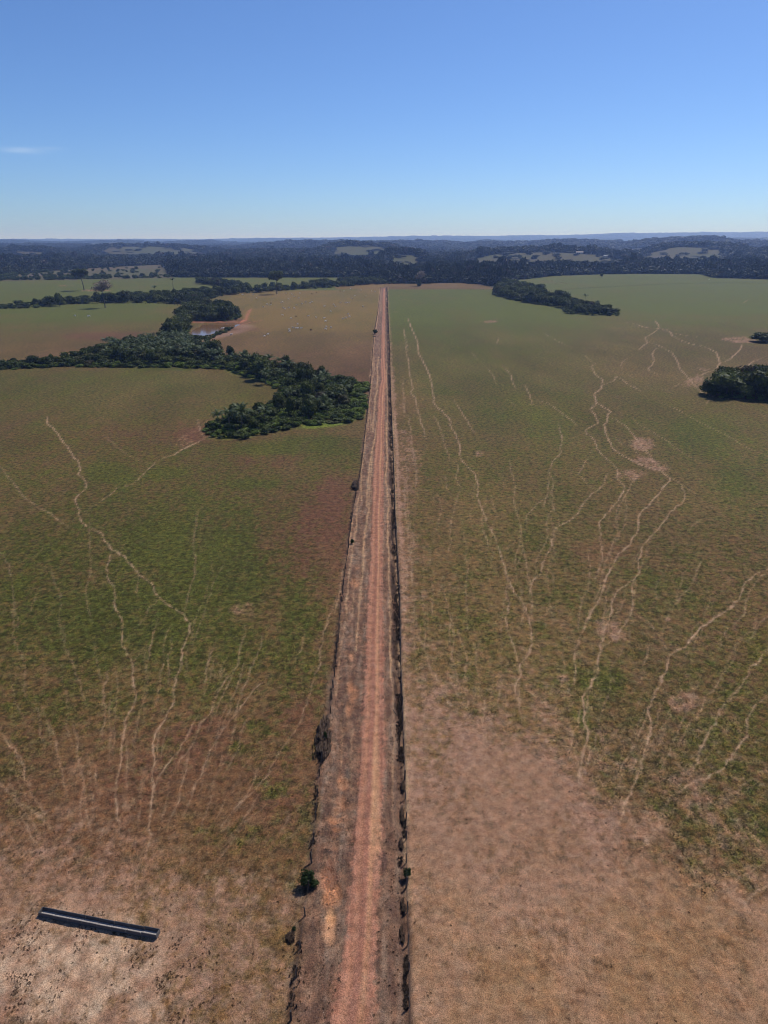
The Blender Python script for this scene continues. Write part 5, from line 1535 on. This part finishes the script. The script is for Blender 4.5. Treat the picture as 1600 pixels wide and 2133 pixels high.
# dry weeds standing in the ditch and along the left fence
wd_ = []
rq = np.random.default_rng(44)
for k in range(12000):
    y = 44 * math.exp(rq.random() * 2.9)
    if rq.random() < .84:
        x = float(D_LEFT(y)) + (float(D_RIGHT(y)) - float(D_LEFT(y))) * rq.beta(2.4, 1.5) ; hgt = rq.uniform(.14, .36)
    else: x = float(L_FENCE(y)) + rq.normal(-.05, .22); hgt = rq.uniform(.15, .4)
    if fbm(np.array(x / 1.1 + (1.0 if x > 0 else 7.0)), np.array(y / 2.6), 3, 9) < ((.50 if y > 85 else .56) if x > 0 else .60): continue
    wd_.append((x, y, hgt))
wd_ = np.array(wd_)
DRYTUFT = []
for i in range(3):
    t0_ = tuft_mesh(760 + i, 14); t0_.materials.clear(); t0_.materials.append(M_DEAD); DRYTUFT.append(t0_)
rk = np.random.default_rng(12)
def zgrid(x, y):
    r = np.clip(np.searchsorted(ROWS, y) - 1, 0, NR - 2)
    return np.array([np.interp(xx, X[rr_], Z[rr_]) for xx, rr_ in zip(np.atleast_1d(x), np.atleast_1d(r))])
instancer('weeds', np.stack([wd_[:, 0], wd_[:, 1], zgrid(wd_[:, 0], wd_[:, 1])], 1), np.stack([wd_[:, 2] * .8, wd_[:, 2] * 1.1, wd_[:, 2]], 1), rq.uniform(0, 6, len(wd_)), rq.integers(0, 3, len(wd_)), DRYTUFT,
          'dark dry weeds lining the ditch and the fences')
# clods in the dug pits and loose stones
rk = np.random.default_rng(12)
cl = []
for cx_, cy_, rx_, ry_, nn_ in ((688, 1820, 19, 30, 520), (692, 1868, 15, 26, 70), (712, 1672, 15, 16, 40), (734, 1440, 12, 30, 50), (741, 1213, 10, 10, 30)):
    for k in range(nn_):
        a_, b_ = rk.normal(0, .5, 2); x, y = ground(cx_ + a_ * rx_, cy_ + b_ * ry_); cl.append((x, y, rk.uniform(.03, .10)))
cl = np.array(cl)
ROCKS = []
for i in range(3):
    v = ICO0 * (1 + np.random.default_rng(i).uniform(-.3, .3, (12, 1))); ROCKS.append(mesh_from('clod', v, ICOF0, M_ROCK))
def zgrid(x, y):
    r = np.clip(np.searchsorted(ROWS, y) - 1, 0, NR - 2)
    return np.array([np.interp(xx, X[rr_], Z[rr_]) for xx, rr_ in zip(np.atleast_1d(x), np.atleast_1d(r))])
instancer('clods', np.stack([cl[:, 0], cl[:, 1], zgrid(cl[:, 0], cl[:, 1])], 1), np.stack([cl[:, 2], cl[:, 2], cl[:, 2] * .7], 1), rk.uniform(0, 6, len(cl)), rk.integers(0, 3, len(cl)), ROCKS,
          'loose orange clods in the dug pits of the verge')

# ------------------------------------------------------------------ pond water
Wp = [ground(*p) for p in POND]
cx_ = sum(p[0] for p in Wp) / len(Wp); cy_ = sum(p[1] for p in Wp) / len(Wp)
Wp = [(cx_ + (p[0] - cx_) * 1.03, cy_ + (p[1] - cy_) * 1.03) for p in Wp]
m, nt, N, L = new_mat('muddy_water')
out = N.new('ShaderNodeOutputMaterial'); bs = N.new('ShaderNodeBsdfPrincipled')
bs.inputs['Base Color'].default_value = (.17, .095, .045, 1); bs.inputs['Roughness'].default_value = .10; bs.inputs['IOR'].default_value = 1.33; bs.inputs['Specular IOR Level'].default_value = .35
nz = N.new('ShaderNodeTexNoise'); nz.inputs['Scale'].default_value = .6; bp = N.new('ShaderNodeBump'); bp.inputs['Strength'].default_value = .04
g_ = N.new('ShaderNodeNewGeometry'); L.new(g_.outputs['Position'], nz.inputs['Vector']); L.new(nz.outputs[0], bp.inputs['Height']); L.new(bp.outputs[0], bs.inputs['Normal'])
L.new(bs.outputs[0], out.inputs['Surface'])
o = bpy.data.objects.new('pond_water', mesh_from('pond_water', [(p[0], p[1], -.35) for p in Wp], [tuple(range(len(Wp)))], m)); link(o); o['kind'] = 'structure'

# ------------------------------------------------------------------ fences
def box(cx, cy, cz, sx, sy, sz):
    V = [(cx + a * sx / 2, cy + b * sy / 2, cz + c * sz / 2) for a in (-1, 1) for b in (-1, 1) for c in (-1, 1)]
    F = [(0, 1, 3, 2), (4, 6, 7, 5), (0, 4, 5, 1), (2, 3, 7, 6), (0, 2, 6, 4), (1, 5, 7, 3)]
    return V, F
V, F = tube([(0, 0, -.3), (.01, 0, .7), (0, .01, 1.4)], [.11, .10, .09], 7); POST = mesh_from('post', V, F, M_POST)
V, F = tube([(0, 0, -.3), (0, 0, 1.25)], [.075, .065], 6); POST2 = mesh_from('post', V, F, M_POST)
def fence(name, label, xs_of, y0, y1, step, wires=(.35, .65, .95, 1.2), zoff=0.0, indiv=300, seed=1, skip=0.0, zf=None):
    rnd = random.Random(seed)
    ys_ = []; y = y0
    while y < y1:
        if rnd.random() > skip: ys_.append(y)
        y += step * rnd.uniform(.85, 1.15)
    P_ = [(float(xs_of(y)), y, zoff) for y in ys_]
    e = empty(name, (P_[0][0], P_[0][1], zoff), label, 'fence')
    bx, by_ = P_[0][0], P_[0][1]
    far = []
    for i, (x, y, z) in enumerate(P_):
        if i < indiv:
            child('post', POST if i % 5 == 0 else POST2, e, (x - bx, y - by_, 0), (rnd.uniform(-.09, .09), rnd.uniform(-.09, .09), rnd.uniform(0, 6)), (1, 1, rnd.uniform(.88, 1.12)))
        else:
            far.append(box(x - bx, y - by_, .55, .13, .13, 1.3))
    if far:
        V, F = join(far); o = child('post', mesh_from('far_posts', V, F, M_POST), e); o['kind'] = 'stuff'
    for w in wires:
        prt = []
        for i in range(len(P_) - 1):
            a, b = P_[i], P_[i + 1]
            m_ = ((a[0] + b[0]) / 2 - bx, (a[1] + b[1]) / 2 - by_, w - .03)
            prt.append(tube([(a[0] - bx, a[1] - by_, w), m_, (b[0] - bx, b[1] - by_, w)], [.004] * 3, 3))
        V, F = join(prt); child('wire', mesh_from('wire', V, F, M_WIRE), e)
    return e
fence('fence', "wire fence on thin wooden posts along the left side of the dirt road", lambda y: L_FENCE(y) + .1, 43, ROAD_END, 3.4, seed=2)
fence('fence', "wire fence on thin posts between the dark ditch and the right pasture", lambda y: D_RIGHT(y) + .02, 41, ROAD_END, 3.25, seed=3, zoff=.02)
def cross_fence(label, pts, step, seed, wires=(.4, .8, 1.15), h=1.0):
    rnd = random.Random(seed)
    W = [ground(*p) for p in pts]
    e = empty('fence', (W[0][0], W[0][1], 0), label, 'fence'); bx, by_ = W[0]
    P_ = []
    for i in range(len(W) - 1):
        L_ = math.hypot(W[i + 1][0] - W[i][0], W[i + 1][1] - W[i][1]); n_ = max(1, int(L_ / step))
        for k in range(n_): f = k / n_; P_.append((W[i][0] + (W[i + 1][0] - W[i][0]) * f, W[i][1] + (W[i + 1][1] - W[i][1]) * f))
    P_.append(W[-1])
    for i, (x, y) in enumerate(P_[:300]):
        child('post', POST, e, (x - bx, y - by_, zat(x, y)), (rnd.uniform(-.08, .08), rnd.uniform(-.08, .08), 0), (1.6, 1.6, rnd.uniform(.9, 1.15) * h))
    for w in wires:
        V, F = join([tube([(a[0] - bx, a[1] - by_, w + zat(*a)), (b[0] - bx, b[1] - by_, w + zat(*b))], [.008] * 2, 3) for a, b in zip(P_, P_[1:])])
        child('wire', mesh_from('wire', V, F, M_WIRE), e)
    return e
cross_fence("post fence crossing the far end of the right pasture beyond the road", [(806, 600.3), (870, 601.5), (960, 603), (1028, 604.5)], 4.5, 11)
cross_fence("long dark post fence between the bright green field and the olive field at right", [(1135, 607), (1200, 602.5), (1300, 597), (1400, 592), (1500, 590.3), (1600, 590.6)], 5.0, 12, h=1.25)
cross_fence("short fence across the dirt road's far end", [(793, 600.2), (798, 600), (806, 600.2)], 3.0, 13)
cross_fence("low dark fence under the tree line behind the tall bare tree", [(165, 634), (250, 632.3), (330, 633), (400, 639), (410, 644)], 4.5, 14)

# ------------------------------------------------------------------ the feed trough
TH = 0.56
fl_, fr2 = ground(89, 1889.6, TH), ground(331, 1936, TH)
nl_, nr_ = ground(81.6, 1899.4, TH), ground(326, 1946.7, TH)
ax = Vector((fr2[0] - fl_[0], fr2[1] - fl_[1], 0)); LEN = ax.length; ax.normalize()
side = Vector((-ax.y, ax.x, 0))
WID = 0.74
ctr = Vector(((fl_[0] + nl_[0]) / 2, (fl_[1] + nl_[1]) / 2, 0))
tr_e = empty('feed_trough', ctr, "long open concrete feed trough of joined sections standing on the bare pale ground", 'trough', rz=math.atan2(ax.y, ax.x))
NS = 8; SL_ = LEN / NS
def bow(s): return 0.06 * math.sin(math.pi * s) + 0.0
rt_ = random.Random(4)
for k in range(NS):
    x0_, x1_ = k * SL_ + .02, (k + 1) * SL_ - .02
    off = -bow((k + .5) / NS) + rt_.uniform(-.012, .012); dzz = rt_.uniform(-.01, .012)
    def wall(ya, yb, yc, yd, name):
        # sloping inner face: bottom ya..yb, top yc..yd
        V = [(x0_, ya, 0), (x1_, ya, 0), (x1_, yb, 0), (x0_, yb, 0), (x0_, yc, TH + dzz), (x1_, yc, TH + dzz), (x1_, yd, TH + dzz), (x0_, yd, TH + dzz)]
        V = [(a, b + off, c) for a, b, c in V]
        F = [(3, 2, 1, 0), (4, 5, 6, 7), (0, 1, 5, 4), (1, 2, 6, 5), (2, 3, 7, 6), (3, 0, 4, 7)]
        child(name, mesh_from('trough_panel', V, F, M_CONC), tr_e)
    wall(WID / 2 - .14, WID / 2 - .02, WID / 2 - .045, WID / 2, 'back_panel')
    wall(-WID / 2 + .02, -WID / 2 + .14, -WID / 2, -WID / 2 + .045, 'front_panel')
    V, F = box((x0_ + x1_) / 2, off, .12 + dzz, x1_ - x0_, WID - .27, .14); child('floor_slab', mesh_from('floor_slab', V, F, M_CONCF), tr_e)
    # feed crumbs caked along the near inside
    V, F = [], []
    for q in range(9):
        v, f = box(x0_ + (q + .5) / 9 * (x1_ - x0_), off - .15 + rt_.uniform(-.05, .05), .20, .1, .12, .05); V += v; F += [tuple(i + q * 8 for i in g) for g in f]
    child('feed_crust', mesh_from('feed_crust', V, F, M_CONCF), tr_e)
for xx in (-.03, LEN + .03):
    V = [(xx - .03, -WID / 2 + .02, 0), (xx + .03, -WID / 2 + .02, 0), (xx + .03, WID / 2 - .02, 0), (xx - .03, WID / 2 - .02, 0), (xx - .03, -WID / 2, TH), (xx + .03, -WID / 2, TH), (xx + .03, WID / 2, TH), (xx - .03, WID / 2, TH)]
    F = [(3, 2, 1, 0), (4, 5, 6, 7), (0, 1, 5, 4), (1, 2, 6, 5), (2, 3, 7, 6), (3, 0, 4, 7)]
    child('end_panel', mesh_from('end_panel', V, F, M_CONC), tr_e)

# ------------------------------------------------------------------ cattle
def cow_mesh(name, mat, graze):
    """one continuous body: barrel, hump, neck, head and four jointed legs"""
    verts = [(-.75, 0, 1.05), (-.3, 0, 1.02), (.2, 0, 1.02), (.6, 0, 1.12)]
    rad = [.30, .36, .36, .32]
    ed = [(0, 1), (1, 2), (2, 3)]
    if graze: nk = [(.95, 0, .80), (1.15, 0, .45), (1.32, 0, .22)]
    else: nk = [(.95, 0, 1.28), (1.15, 0, 1.38), (1.45, 0, 1.28)]
    for i, (p, r) in enumerate(zip(nk, (.19, .15, .08))):
        verts.append(p); rad.append(r); ed.append((3 if i == 0 else len(verts) - 2, len(verts) - 1))
    verts.append((.5, 0, 1.42)); rad.append(.14); ed.append((3, len(verts) - 1))       # hump
    for (bx, sgn, root) in ((.55, 1, 3), (.55, -1, 3), (-.7, 1, 0), (-.7, -1, 0)):
        kx = .05 if bx > 0 else -.10
        b = len(verts)
        verts += [(bx, .2 * sgn, .75), (bx + kx, .2 * sgn, .42), (bx, .2 * sgn, .02)]; rad += [.13, .075, .06]
        ed += [(root, b), (b, b + 1), (b + 1, b + 2)]
    b = len(verts); verts += [(-.98, 0, .95), (-1.02, 0, .5)]; rad += [.05, .03]; ed += [(0, b), (b, b + 1)]
    me = bpy.data.meshes.new(name + '_skeleton'); me.from_pydata(verts, ed, [])
    ob = bpy.data.objects.new(name + '_skeleton', me); SC.collection.objects.link(ob)
    md = ob.modifiers.new('skin', 'SKIN')
    lay = me.skin_vertices[0].data
    for v, r in zip(lay, rad): v.radius = (r, r)
    lay[1].use_root = True
    sb = ob.modifiers.new('sub', 'SUBSURF'); sb.levels = 1; sb.render_levels = 1
    dg = bpy.context.evaluated_depsgraph_get()
    fin = bpy.data.meshes.new_from_object(ob.evaluated_get(dg)); fin.name = name
    bpy.data.objects.remove(ob)
    fin.materials.clear(); fin.materials.append(mat)
    return fin
COWS = [cow_mesh('cow', M_COW, True), cow_mesh('cow', M_COW, False)]
COWD = [cow_mesh('cow', M_COWD, True)]
cp = [(605, 965), (595, 720), (655, 705), (660, 690), (625, 700), (755, 790), (760, 728), (775, 738), (808, 728), (852, 732), (865, 800), (805, 655), (850, 635), (890, 643), (785, 607), (830, 615), (900, 605), (1000, 612), (1037, 603), (915, 695), (948, 680), (983, 690), (1003, 680), (870, 705), (825, 818), (970, 797), (1033, 808), (1102, 815), (1102, 717), (1155, 760), (1180, 700), (1190, 718), (1235, 685), (1280, 685), (1295, 688), (1312, 686), (1300, 777), (1313, 800), (1258, 818), (1282, 810), (1113, 840), (880, 865), (842, 898), (870, 903), (884, 900), (910, 900), (812, 912), (815, 927), (992, 915), (1113, 907), (1120, 888), (1160, 893), (328, 955), (633, 950), (1425, 715), (1355, 630), (1410, 580), (1335, 650), (1320, 570), (1235, 588), (1265, 590), (1110, 575), (1447, 632), (540, 650), (510, 617), (418, 620), (430, 618), (1495, 588), (1525, 590), (755, 680), (740, 686)]
cows = [(400 + a / 4, 460 + b / 4 + .3, 'tan') for a, b in cp] + [(462, 686.6, 'pond'), (464.5, 686.2, 'pond'), (467.5, 685.6, 'pond'), (471.5, 685.2, 'pond')] + [(156, 659, 'west'), (184, 659.5, 'west'), (186.5, 659.8, 'west')] + [(1477, 582.6, 'east'), (1170, 590, 'eastd'), (1163, 588, 'eastd'), (1180, 592, 'eastd'), (1150, 586, 'eastd'), (1173, 586, 'eastd'), (1186, 589.5, 'eastd'), (1158, 592.5, 'eastd')]
rc = random.Random(8)
dark_i = {3, 10, 17, 18, 48, 59}
def cow_label(i, a, b, w):
    row = 'back' if b < 620 else 'upper middle' if b < 645 else 'middle' if b < 668 else 'front'
    return row
groups = {}
for i, (a, b, w) in enumerate(cows): groups.setdefault((w, cow_label(i, a, b, w)), []).append(i)
lab = {}
for (w, row), ids in groups.items():
    ids.sort(key=lambda i: cows[i][0])
    for k, i in enumerate(ids):
        tone = 'dark' if (i in dark_i or w == 'eastd') else 'white'
        place = {'tan': f"in the {row} part of the tan cattle pasture", 'pond': 'on the near bank of the muddy pond', 'west': 'in the field around the tall bare tree', 'east': 'near the forest corner in the bright green field', 'eastd': 'in the bright green field by the wooded tongue'}[w]
        lab[i] = f"{tone} cow, {ordinal(k)} from the left {place}"
for i, (a, b, w) in enumerate(cows):
    x, y = at(a, b)
    me = COWD[0] if (i in dark_i or w == 'eastd') else COWS[rc.randrange(2)]
    o = bpy.data.objects.new('cow', me); link(o)
    o.location = (x, y, zat(x, y)); o.rotation_euler = (0, 0, rc.choice([0, math.pi]) + rc.uniform(-.9, .9)); s_ = rc.uniform(.85, 1.0); o.scale = (s_, s_, s_)
    tag(o, lab[i], 'cow', {'tan': 'cattle grazing in the tan pasture', 'pond': 'cattle beside the pond', 'west': 'cattle around the tall bare tree'}.get(w, 'cattle in the bright green field'))

# ------------------------------------------------------------------ far farm buildings
def house(u, dd, w, dpt, h, label, roofc=None):
    x = (u - 800) / 1585 * dd; z = zat(x, dd)
    e = empty('house', (x, dd, z), label, 'house', 'far farm buildings', rb.uniform(-.3, .3))
    V, F = box(0, 0, h / 2, w, dpt, h); child('wall', mesh_from('wall', V, F, M_WALL), e)
    o_ = .5
    V = [(-w / 2 - o_, -dpt / 2 - o_, h), (w / 2 + o_, -dpt / 2 - o_, h), (w / 2 + o_, dpt / 2 + o_, h), (-w / 2 - o_, dpt / 2 + o_, h), (-w / 2 - o_, 0, h + dpt * .3), (w / 2 + o_, 0, h + dpt * .3)]
    F = [(0, 1, 5, 4), (2, 3, 4, 5), (1, 2, 5), (3, 0, 4), (3, 2, 1, 0)]; child('roof', mesh_from('roof', V, F, roofc or M_ROOF), e)
    for kx in (-.3, .3):
        V, F = box(w * kx, -dpt / 2 - .02, h * .5, w * .14, .06, h * .35); child('window', mesh_from('window', V, F, M_DARK), e)
    V, F = box(0, -dpt / 2 - .02, h * .36, w * .1, .06, h * .7); child('door', mesh_from('door', V, F, M_DARK), e)
house(1210, 2385, 22, 8, 4, "long pale farm shed on the far clearing right of the road, leftmost")
house(1229, 2390, 18, 8, 4, "second pale farm shed on the far clearing")
house(1265, 2330, 14, 8, 4, "farm house at the right end of the far clearing", M_WALL)
house(1121, 3300, 26, 12, 7, "white building showing among trees above the far clearing", M_WALL)
house(60, 3080, 16, 9, 4, "small pale house on the far reddish clearing at the west")

# ------------------------------------------------------------------ the air
V, F = box(0, 20000, 0, 1, 1, 1)
me = mesh_from('haze', *box(0, 35000 - 300, 170, 150000, 71000, 345), [])
hz = bpy.data.objects.new('haze', me); link(hz); hz['kind'] = 'stuff'
m, nt, N, L = new_mat('air')
out = N.new('ShaderNodeOutputMaterial'); pv = N.new('ShaderNodeVolumePrincipled')
pv.inputs['Color'].default_value = (.34, .51, 1.0, 1)
pv.inputs['Absorption Color'].default_value = (1, 1, 1, 1)
pv.inputs['Density'].default_value = 7.8e-5
pv.inputs['Anisotropy'].default_value = .25
L.new(pv.outputs[0], out.inputs['Volume'])
me.materials.append(m)
